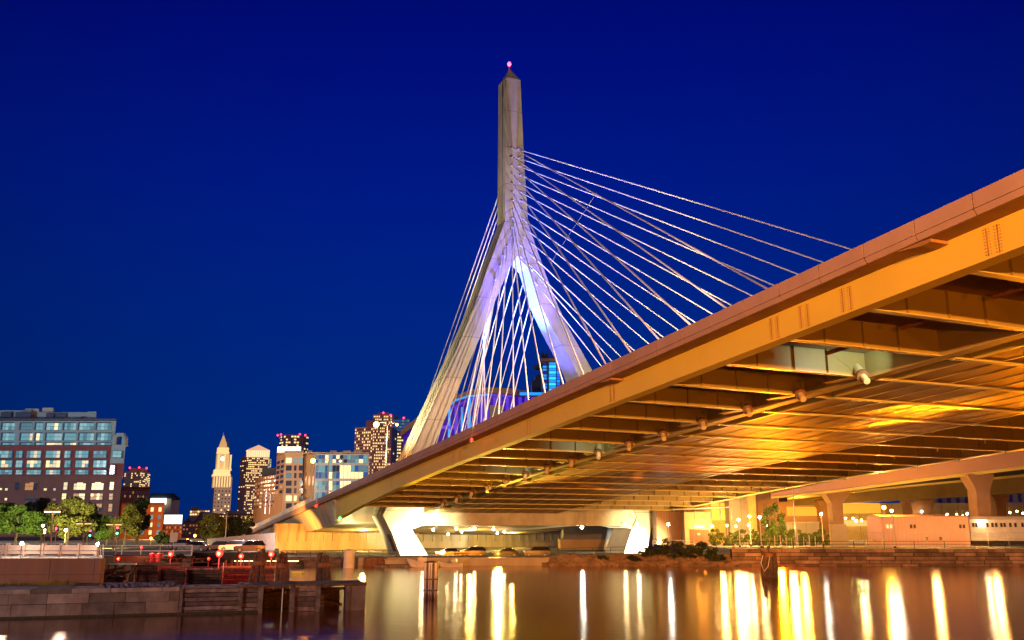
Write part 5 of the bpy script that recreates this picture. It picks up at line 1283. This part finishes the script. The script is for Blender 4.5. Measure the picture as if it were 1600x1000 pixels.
for k in range(6):                          # columns of the lit colonnade
    f = -1+2*(k+.5)/6; q = o0+nrm*(hws*.96+.4)+u_*hws*.92*f
    MB().tube([(q.x, q.y, zpx(344, 761, Y)), (q.x, q.y, zpx(344, 746, Y))], 1.0, 8).build('column', M['floodstone2'], e)
for k in range(3):
    f = -1+2*(k+.5)/3; q = o0+nrm*(hws*.96+.1)+u_*hws*.6*f
    MB().obox((q.x, q.y, zpx(344, 753, Y)), u_*1.3, nrm*.3, Vector((0, 0, 5))).build('dark_opening', M['darkwin'], e)
for k in range(9):
    a = k/9*2*math.pi; MB().tube([(o0.x+math.cos(a)*hws*.9, o0.y+math.sin(a)*hws*.9, zpx(344, 735, Y)), (o0.x+math.cos(a)*hws*.9, o0.y+math.sin(a)*hws*.9, zpx(344, 731.5, Y))], [1, .3], 6).build('finial', M['floodstone2'], e)
for (ya, yb_, m2, nn) in ((733, 711, 'floodstone2', 5), (761.5, 745, 'greystone', 7)):       # pilasters on the two seen faces
    hh = (12 if ya < 740 else 15.75)*K/(math.cos(th)+math.sin(th))
    sd = Vector((-math.sin(th), math.cos(th), 0))
    for k in range(nn):
        f = -.94+1.88*k/(nn-1)
        if ya < 740 and 0 < k < nn-1 and k != 2: continue
        q = o0+nrm*(hh+.25)+u_*hh*f; MB().obox((q.x, q.y, (zpx(344, ya, Y)+zpx(344, yb_, Y))/2), u_*.75, nrm*.45, Vector((0, 0, (zpx(344, yb_, Y)-zpx(344, ya, Y))/2))).build('pilaster', M[m2], e)
        q = o0+u_*(hh+.25)+sd*hh*f; MB().obox((q.x, q.y, (zpx(344, ya, Y)+zpx(344, yb_, Y))/2), sd*.75, u_*.45, Vector((0, 0, (zpx(344, yb_, Y)-zpx(344, ya, Y))/2))).build('pilaster', M[m2], e)
for k in range(3):                          # tall louvred slits and lit arcades in the pyramid roof
    q = o0+nrm*(9.7-k*1.9)*.72+Vector((3.2, 0, 0)); MB().obox((q.x, q.y, zpx(344, 697-k*5, Y)), u_*(1.6-k*.4), nrm*.8, Vector((0, 0, 1.5))).build('dormer', M['darkwin'], e)

# ---- 7. tower with the lit pyramid crown
Y = 1300
e, P_, zt = prism_bld('crowned_tower', 'slim office tower with glowing glass pyramid crown right of the clock tower', [(376, 1320), (386, 1300), (419, 1310), (424, 1340)], 714, M['browntower'], depth=40)
st = []
zz = zpx(390, 803, Y); 
grid(e, P_[0], P_[1], zz, zt-2, 3, 24, .5, .4, [('lit1', .15), ('darkwin', .85)], 15, .4, st)
grid(e, P_[1], P_[2], zz, zt-2, 13, 27, .68, .5, [('lit1', .45), ('lit2', .12), ('darkwin', .43)], 16, .4, st, .12)
grid(e, P_[2], P_[3], zz+60, zt-2, 3, 14, .7, .6, [('teal', .6), ('lit2', .4)], 17, .4, st)
flush(e, st)
M['crownlit'] = emat('crown_glow', (1, .50, .28), .85, (.5, .4, .3))
pbox(MB(), 385, 421, 703.5, 714, 1298, 34).build('crown_drum', M['crownlit'], e)
for k in range(11): pbox(MB(), 386+k*3.4, 387.3+k*3.4, 703.5, 714, 1296.5, 1).build('crown_fin', M['lit2'], e)
a, b = at(384.5, 703.5, 1298), at(421.5, 703.5, 1298); tp = at(404, 695, 1315)
MB().add([(a.x, 1298, a.z), (b.x, 1298, a.z), (b.x+SK[0]*36, 1334, a.z), (a.x+SK[0]*36, 1334, a.z), (tp.x, 1316, tp.z)], [(0, 1, 4), (1, 2, 4), (2, 3, 4), (3, 0, 4)]).build('pyramid_roof', M['crownlit'], e)
# ---- 8. round tower
Y = 1400
def roundb(name, label, px0, px1, yt, Y, m_, nx, ny, yb, pal, seed):
    a, b = at(px0, yt, Y), at(px1, yt, Y); r_ = (b.x-a.x)/2; c = Vector(((a.x+b.x)/2, Y+r_, 0))
    e = empty(name, (c.x, c.y, G0), label, 'tower'); MB().lathe((c.x, c.y, G0), [(r_, 0), (r_, a.z-G0), (r_*.9, a.z-G0+.1)], 28).build('wall', m_, e)
    st = []; rn = random.Random(seed); z0, z1 = zpx(px0, yb, Y), a.z-1
    for j in range(ny):
        base = pick(pal, rn)
        for i in range(nx):
            an = math.pi+math.pi*(i+.5)/nx; da = math.pi/nx*.36
            z_ = z0+(z1-z0)*(j+.3)/ny
            st.append((Vector((c.x+math.cos(an-da)*(r_+.3), c.y+math.sin(an-da)*(r_+.3), 0)), Vector((c.x+math.cos(an+da)*(r_+.3), c.y+math.sin(an+da)*(r_+.3), 0)), z_, z_+(z1-z0)/ny*.5, base if rn.random() < .5 else pick(pal, rn)))
    flush(e, st); return e
e = roundb('round_tower', 'round grey tower with red roof lights behind the apartment block lit cornice', 433, 477, 679, 1400, M['browntower'], 16, 7, 712, [('lit1', .3), ('lit2', .2), ('darkwin', .5)], 18)
beacons(e, ((434, 680), (439, 679), (468.5, 678.5), (477, 680)), 1395)
# ---- 9. tan and glass apartment block
Y = 300
e, P_, zt = prism_bld('tan_apartment_block', 'tall tan apartment block with brilliantly lit white cornice and a blue glass wing', [(433, 312), (446, 300), (474, 300)], 709, M['tanm'], depth=22)
zc = zpx(446, 709, 300); zb_ = zpx(446, 790, 300)
st = []
grid(e, P_[0], P_[1], zpx(446, 772, 300), zpx(446, 716, 300), 2, 7, .6, .6, [('darkwin', .55), ('lit3', .45)], 19, .1, st)
flush(e, st)
for j in range(8):
    y0 = 715.5+j*11.8; y1 = y0+8.2
    for x0, x1 in ((446.8, 455.5), (459.5, 463.2), (467, 473)):
        if j == 0: m_ = M['lit2'] if x0 < 450 else M['teal']
        elif j == 5: m_ = M['lit1'] if x0 < 466 else M['darkwin']
        else: m_ = M['darkwin'] if rn.random() < .75 else M['teal2']
        f = wrect(e, x0, x1, y0, y1, 300, m_, off=.2)
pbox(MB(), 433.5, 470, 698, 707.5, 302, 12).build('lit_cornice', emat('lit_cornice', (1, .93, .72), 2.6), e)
pbox(MB(), 433, 461, 714.5, 724, 311.3, .6).build('lit_corner', emat('lit_corner', (1, .8, .35), 1.4), e) if 0 else None
pbox(MB(), 432.5, 576, 706.5, 708.6, 299, 20).build('roof_edge', M['beige'], e)
# recessed tan link and glass wing
pbox(MB(), 473.5, 493, 707, 800, 303, 20, G0).build('link_wall', M['tanm'], e)
for j in range(5):
    for x0, x1 in ((476, 479), (482, 485), (488, 490.5)): wrect(e, x0, x1, 727+j*17, 741+j*17, 303, M['lit3'] if (j+int(x0)) % 3 == 0 else M['beige'], off=.2)
pbox(MB(), 491, 575.5, 709, 800, 297, 22, G0).build('glass_wing', mat('wing_frame', (.30, .33, .38), .5), e)
GP = [('teal', .30), ('teal2', .30), ('bluewin', .22), ('darkwin', .08), ('lit2', .10)]
rows = [(711, 723.5), (727, 748), (751.5, 766), (769, 788)]
for j, (y0, y1) in enumerate(rows):
    xs = [492.5, 508, 519.5, 531, 548.5, 560.5, 575]
    for i in range(6):
        nn = 3 if i in (0, 3) else 2
        for k in range(nn):
            x0 = xs[i]+(xs[i+1]-xs[i])*k/nn+.4; x1 = xs[i]+(xs[i+1]-xs[i])*(k+1)/nn-.4
            for h in range(2):
                ya = y0+(y1-y0)*h/2+.3; yb2 = y0+(y1-y0)*(h+1)/2-.3
                m_ = pick(GP, rn)
                if i == 3 and j in (1, 2): m_ = M['lit1'] if (h+j) % 2 else M['lit2']
                if i == 4 and j == 1 and h: m_ = M['lit1']
                if i == 1 and j == 0: m_ = M['lit2'] if k == 0 else M['teal']
                if i == 1 and j >= 2 and k: m_ = M['lit1']
                if i == 2 and j == 3: m_ = M['lit1']
                win_obj(e, Vector((at(x0, ya, 296.8).x, 296.8, 0)), Vector((at(x1, ya, 296.8).x, 296.8, 0)), zpx(x0, yb2, 297), zpx(x0, ya, 297), m_, None, .12, 'pane' if 0 else 'window')
for x0, x1 in ((481, 488), (516, 526), (536, 548), (553, 566)): pbox(MB(), x0, x1, 704, 707, 305, 6).build('plant_box', M['greystone'], e)
# ---- 9b. lower brown wings with lit stair strips
e, P_, zt = prism_bld('stepped_brick_wing', 'lower orange-brown brick wing with three bright vertical light strips', [(399, 345), (412, 330), (434, 318)], 748, M['tanm'], depth=18)
st = []
grid(e, P_[0], P_[1], zpx(405, 795, 335), zpx(405, 752, 335), 3, 8, .5, .45, [('lit2', .3), ('lit3', .4), ('darkwin', .3)], 23, .1, st)
grid(e, P_[1], P_[2], zpx(405, 795, 335), zpx(405, 745, 335), 9, 8, .4, .45, [('lit3', .3), ('darkwin', .7)], 24, .1, st); flush(e, st)
for x_ in (414.5, 421.5, 429):
    pbox(MB(), x_, x_+1.6, 768 if x_ < 420 else 772, 803, 328-(x_-412)*.5, .3).build('light_strip', emat('light_strip', (.8, .95, 1), 2.6), e)
pbox(MB(), 409, 434, 731, 752, 340, 16).build('blue_roof_storey', M['darkblue'], e)
# ---- 10. brown arched tower
Y = 1000
e, P_, zt = prism_bld('brown_arched_tower', 'broad brown granite tower with stepped top and red beacons behind the bridge lamp', [(555, 1010), (583, 1000), (612, 1000), (621.5, 1040)], 668, M['browntower'], depth=60)
pbox(MB(), 572, 614, 657, 668, 1000.3, 60).build('upper_step', M['browntower'], e); zt = zpx(590, 657, Y)
pbox(MB(), 583, 614, 647.5, 657, 1001, 60).build('upper_step', M['browntower'], e); pbox(MB(), 590, 608, 645, 648, 1002, 50).build('upper_step', M['browntower'], e)
st = []; zz = zpx(590, 742, Y)
grid(e, P_[0], P_[1], zz, zpx(560, 668, Y), 10, 15, .5, .5, [('lit1', .4), ('darkwin', .6)], 25, .4, st)
grid(e, P_[1], P_[2], zz, zt+6, 11, 20, .5, .5, [('lit1', .42), ('lit2', .15), ('darkwin', .43)], 26, .4, st)
grid(e, P_[2], P_[3], zz, zt-8, 4, 18, .5, .5, [('darkwin', .9), ('lit1', .1)], 27, .4, st); flush(e, st)
# cut the left shoulder lower with a sloping parapet: a darker screen standing in front of the step
beacons(e, ((599, 645), (610.5, 648.5)), 998)
# ---- 11. blue glass tower behind
e, P_, zt = prism_bld('blue_glass_tower', 'dark blue glass tower with gold lit floors, squeezed beside the bridge leg', [(612, 1150), (640, 1150)], 654, M['darkblue'], depth=40)
st = []; grid(e, P_[0], P_[1], zpx(620, 740, 1150), zpx(620, 676, 1150), 7, 13, .85, .45, [('lit1', .7), ('darkwin', .3)], 28, .4, st); grid(e, P_[0], P_[1], zpx(620, 674, 1150), zt-1, 7, 4, .85, .7, [('bluewin', .6), ('teal2', .4)], 29, .4, st); flush(e, st)
pbox(MB(), 617, 622, 648, 654, 1152, 12).build('penthouse', M['darkblue'], e)
beacons(e, ((631, 653),), 1148)
# ---- 12. arena and blue lit glass tower
SK[0] = 0
M['purple'] = emat('purple_lit_wall', (.07, .0, 1), .6, (.2, .15, .3)); M['purple2'] = emat('violet_lit_wall', (.03, .0, .35), .6, (.1, .05, .2)); M['cyanlit'] = emat('cyan_lit_wall', (.0, .35, 1), 1.0, (.1, .2, .4))  # coloured floodlight put into the arena walls as emission
M['arenaroof'] = mat('arena_roof_edge', (.42, .24, .16), .7, var=.05, scale=.1)
e = empty('arena', (at(780, 690, 340).x, 340, G0), 'big arena with curved orange roof edge and purple-blue lit wall seen between the bridge legs', 'arena')
edge = [(626, 672), (652, 652), (690, 627), (735, 609), (765, 605), (800, 607), (840, 614), (900, 620), (940, 628)]
secs = []
for x_, y_ in edge:
    Yq = 335+abs(x_-780)*.12; a = at(x_, y_, Yq); z1 = zpx(x_, y_+(9 if x_ > 700 else 10), Yq)
    secs.append([(a.x, Yq, a.z), (a.x, Yq, z1), (a.x, Yq+14, z1), (a.x, Yq+14, a.z)])
MB().loft(secs).build('roof_edge', M['arenaroof'], e)
secs = []
for x_, y_ in edge:
    if x_ < 640: x_ = 630
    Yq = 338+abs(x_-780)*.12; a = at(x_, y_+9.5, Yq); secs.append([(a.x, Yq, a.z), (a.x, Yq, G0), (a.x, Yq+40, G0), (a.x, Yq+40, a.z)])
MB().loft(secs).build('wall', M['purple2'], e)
MB().loft([[(at(x_, y_+9, 337).x, 337+abs(x_-780)*.12, zpx(x_, y_+9.3, 337)), (at(x_, y_+9, 337).x, 337+abs(x_-780)*.12, zpx(x_, y_+11.5, 337)), (at(x_, y_+9, 337).x, 338.5+abs(x_-780)*.12, zpx(x_, y_+11.5, 337)), (at(x_, y_+9, 337).x, 338.5+abs(x_-780)*.12, zpx(x_, y_+9.3, 337))] for x_, y_ in edge[1:6]]).build('purple_fascia', M['purple'], e)
for i, x_ in enumerate(range(700, 850, 10)):
    m_ = M['cyanlit'] if x_ in (720, 730, 700) else M['purple']
    yt_ = 636 if x_ < 730 else (622 if x_ < 765 else 620)
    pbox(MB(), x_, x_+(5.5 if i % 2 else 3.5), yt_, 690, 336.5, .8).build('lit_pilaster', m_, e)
secs = [[(at(x_, y_, 336).x, 336, zpx(x_, y_, 336)), (at(x_, y_, 336).x, 336, zpx(x_, y_+2.5, 336)), (at(x_, y_, 336).x, 337, zpx(x_, y_+2.5, 336)), (at(x_, y_, 336).x, 337, zpx(x_, y_, 336))] for x_, y_ in ((700, 634), (712, 624), (730, 618), (765, 614.5))]
MB().loft(secs).build('cyan_light_line', M['cyanlit'], e)
pbox(MB(), 686, 716, 665, 670, 333, .6).build('purple_light_band', M['purple'], e)
pbox(MB(), 765, 785, 633, 665, 333, 6).build('stair_block', M['greystone'], e)
pbox(MB(), 812, 850, 613, 617, 333.5, 1).build('cyan_light_box', M['cyanlit'], e)
e = empty('lit_glass_tower', (at(858, 620, 330).x, 330, G0), 'slim glass tower glowing cyan and blue beyond the far bridge leg', 'tower')
MB().prism([(at(847, 600, 330).x, 334, G0), (at(857, 600, 328).x, 328, G0), (at(876, 600, 330).x, 330, G0), (at(876, 600, 330).x, 342, G0), (at(847, 600, 330).x, 342, G0)], (0, 0, zpx(858, 559, 329)-G0)).build('wall', mat('tower_frame', (.08, .09, .16), .5), e)
pbox(MB(), 845, 878, 560, 564, 327.5, 12).build('roof_edge', M['arenaroof'], e)
M['cy2'] = emat('cyan_bright', (.02, .55, 1), 1.6, (.1, .2, .3)); M['cy1'] = emat('blue_bright', (.0, .12, 1), 1.1, (.1, .1, .3))
for j in range(13):
    y0 = 566.5+j*4.6
    wrect(e, 858, 868.5, y0, y0+3.6, 327.9, M['cy2'] if j % 2 else M['cyanlit'], off=.3); wrect(e, 870, 875, y0, y0+3.6, 328.6, M['cy1'] if j % 3 else M['cyanlit'], off=.4)
    wrect(e, 848, 856, y0+1, y0+4, 330.5, M['cyanlit'] if j % 3 else M['purple2'], off=.8)
mb = MB()
for x_, y_ in ((846, 551), (849, 549), (853, 552), (856, 546), (862, 553), (866, 553)): mb.tube([at(x_, 561, 333), at(x_, y_, 333)], .25, 6)
mb.build('antenna', M['dark_steel'], e); pbox(MB(), 846, 857, 553.5, 560, 333, 5).build('plant_box', M['darkblue'], e)
MB().prism([at(833, 572, 331), at(847, 567, 331), at(847, 574, 331), at(838, 574.5, 331)], (0, 6, 0)).build('balcony_fin', M['dark_steel'], e)
e2, P_, zt = prism_bld('stepped_dark_block', 'dark stepped block left of the cyan glass tower', [(831, 345), (850, 345)], 594, M['darkblue'], depth=15)
pbox(MB(), 836, 850, 585, 594, 346, 10).build('upper_step', M['darkblue'], e2)
# ================================================================== LAMPLIGHT
SOD = (1, .25, .002)
# unseen lamps assumed behind the eye, added to light the fascia and foreground
fascia_spot = light('SPOT', (20, -60, 19), 1250000, (1, .33, .03), .8, B(70, 37, 14), 30, .3, 'added_bank_light'); fascia_spot.scale = (1, .42, 1)
light('POINT', (-60, -45, 20), 240000, (1, .56, .38), 1.0, name='added_bank_light')  # added fill from behind the eye to brighten the left foreground
# added sodium uplights, unseen, put in to brighten the deck underside
light('SPOT', (44, -14, 1.5), 46000, SOD, .5, (45, 60, 18), 95, .6, 'added_deck_uplight')
light('SPOT', (95, 10, 1.5), 32000, SOD, .5, (75, 70, 18), 100, .6, 'added_deck_uplight')
light('SPOT', (38, 131, 1.6), 50000, SOD, .4, (28, 95, 18), 110, .6, 'added_deck_uplight')
light('SPOT', (78, 131, 3.0), 36000, SOD, .4, (60, 95, 20), 110, .6, 'added_deck_uplight')
light('SPOT', (-2, 136, 1.5), 42000, (1, .66, .10), .4, (-5, 120, 14), 120, .6, 'added_deck_uplight')
# pier floods
light('SPOT', B(148, 50, 1.6), 95000, PALE, .3, B(SC-3.5, 50.4, 3.0), 78, 1, 'pier_floodlight')
light('SPOT', B(148, 95, 1.6), 40000, PALE, .3, B(SC-3.5, 96.2, 3.4), 74, 1, 'pier_floodlight')
light('SPOT', B(170, 38, 1.2), 15000, PALE, .3, B(174, 46, 8), 110, .8, 'pier_floodlight')
# tower floods, standing on the deck
light('SPOT', B(90, 60, 17), 215000, (1, .80, .38), .4, B(SC, 70, 62), 75, .5, 'tower_floodlight')
light('SPOT', B(SC-1, 38, 13), 170000, (1, .85, .42), .3, B(SC, 58, 45), 60, .7, 'tower_floodlight')
light('SPOT', B(SC-14, 60, 14), 320000, (.10, .12, 1), .4, B(SC, 78, 54), 46, .6, 'blue_floodlight')
light('SPOT', B(SC+1, 62, 14), 620000, (.10, .40, 1), .4, B(SC, 74, 57), 26, .6, 'blue_floodlight')
# under the back span
for s_, t_ in ((200, 50), (200, 75), (215, 92)): light('POINT', B(s_, t_, 4.2), 11000, (1, .62, .12), .4, name='undercroft_light')
light('SPOT', B(196, 28, 3.0), 30000, (1, .42, .06), .4, at(600, 850, 216), 110, .6, name='undercroft_light')
# left bank
light('SPOT', at(40, 846, 150), 40000, (1, 1, .4), .4, at(25, 810, 180), 120, .8, 'tree_light')
light('SPOT', at(100, 842, 150), 22000, (1, .85, .3), .4, at(110, 810, 175), 120, .8, 'tree_light')
light('SPOT', at(165, 846, 150), 22000, (1, .8, .25), .4, at(180, 815, 175), 130, .8, 'tree_light')
light('POINT', (-150, 215, 26), 75000, (.8, .9, 1), 2.0, name='street_and_fill_light')  # added fill hung in the air to light the brick block
light('POINT', (-185, 300, 14), 12000, SODIUM, 1.0, name='street_and_fill_light')
light('POINT', at(245, 830, 300), 40000, SODIUM, 1.0, name='street_and_fill_light')
light('POINT', (-75, 262, 20), 45000, (1, .7, .42), 2.0, name='street_and_fill_light')  # added fill to light the front of the tan block
# red lamps' own glow
for (x_, y_, yb_, Y, r_, lab) in RL:
    if r_ > .2: light('POINT', at(x_, y_, Y)-Vector((0, 1.2, 0)), 420*(r_/.28)**2, (1, .02, .01), .2, name='red_lamp_light')
# right bank
for x_, Y, p in ((1125, 172, 7000), (1160, 160, 3500), (1190, 160, 3500), (1340, 228, 8000), (1455, 142, 2200), (1548, 143, 2200), (1150, 151, 4500), (1235, 151, 5000)): light('POINT', at(x_, 822, Y), p, (1, .47, .12), .5, name='street_and_fill_light')  # last two are added fill to brighten the bushes
light('POINT', at(1381, 780, 150), 14000, SODIUM, .5, name='street_and_fill_light')
light('POINT', at(1250, 800, 185), 9000, SODIUM, .5, name='street_and_fill_light')

light('SPOT', B(60, 90, 19), 150000, (1, .72, .74), .4, B(SC-50, 75, 50), 80, .6, 'added_cable_light')  # added unseen spot to brighten the cables
# added fill points in the air, standing in for city street lighting
light('POINT', (-330, 1000, 70), 1200000, (1, .62, .42), 8, name='city_fill_light')
light('POINT', (-420, 560, 40), 200000, (1, .5, .3), 5, name='city_fill_light')
light('POINT', (-120, 860, 60), 420000, (1, .5, .35), 8, name='city_fill_light')

light('SPOT', B(SC-12, 71, 15), 900000, (.14, .09, 1), .4, B(SC, 71, 62), 30, .8, 'blue_floodlight')
# unseen lamps assumed inside the lit bays beside the cable anchors
for s_, p_ in ((46.4, 1500), (87.5, 500), (108.2, 300)):
    light('SPOT', B(s_, 49.2, zp(s_)-2.2), p_, (.82, 1, .72), .1, B(s_+4.5, 48.6, zp(s_)-2.3), 105, .6, name='assumed_bay_lamp')
# added flattened spots that lay orange light bands on the soffit
for (x_, s_, p_) in ((60, 56, 1), (66, 62.5, 1), (54, 84, 1.8), (50, 98, 1.5), (47, 112, 1.3), (45, 126, 1.1), (58, 70, 1)):
    a_ = light('SPOT', (x_, 132.5, 3.4), 150000*p_, (1, .27, .003), .1, B(s_, 67, zp(s_)-2.9), 22, .15, 'soffit_band_light'); a_.scale = (1, .035, 1)

light('POINT', at(395, 838, 146), 2600, (1, .7, .6), .3, name='street_and_fill_light')  # added fill to brighten the parked cars
light('POINT', at(20, 835, 69), 500, (1, .7, .5), .3, name='street_and_fill_light')
light('POINT', at(110, 835, 69), 500, (1, .7, .5), .3, name='street_and_fill_light')
light('POINT', at(225, 835, 100), 1500, (1, .6, .35), .3, name='street_and_fill_light')
a_ = light('SPOT', (34, -60, 12), 650000, (1, .42, .08), .8, (78, 133, 2), 36, .6, 'added_bank_light'); a_.scale = (1, .15, 1)  # added unseen frontal light for the dark right quay wall
light('SPOT', B(SC-3, 74, 13.5), 420000, (.10, .14, 1), .4, B(SC-14, 62, 44), 85, .7, 'blue_floodlight')

light('SPOT', B(66, 44, 19), 60000, (1, .62, .42), .4, B(122, 58, 50), 85, .7, 'added_cable_light')  # second added spot, put in to lift the near cables
light('SPOT', at(588, 668, 166), 6000, SODIUM, .3, at(588, 720, 166), 150, .5, 'street_and_fill_light')

light('SPOT', B(147, 50.5, 1.5), 480000, (1, .93, .6), .3, B(SC-4, 49.6, 2.6), 40, 1, 'pier_floodlight')
light('SPOT', B(147, 95.5, 1.5), 420000, (1, .93, .6), .3, B(SC-4, 95.9, 1.8), 34, .9, 'pier_floodlight')

light('SPOT', (6, -34, 2), 90000, SOD, .5, B(62, 44, 18), 60, .7, 'added_deck_uplight')  # added fill from the near bank to brighten the floor-beam bays
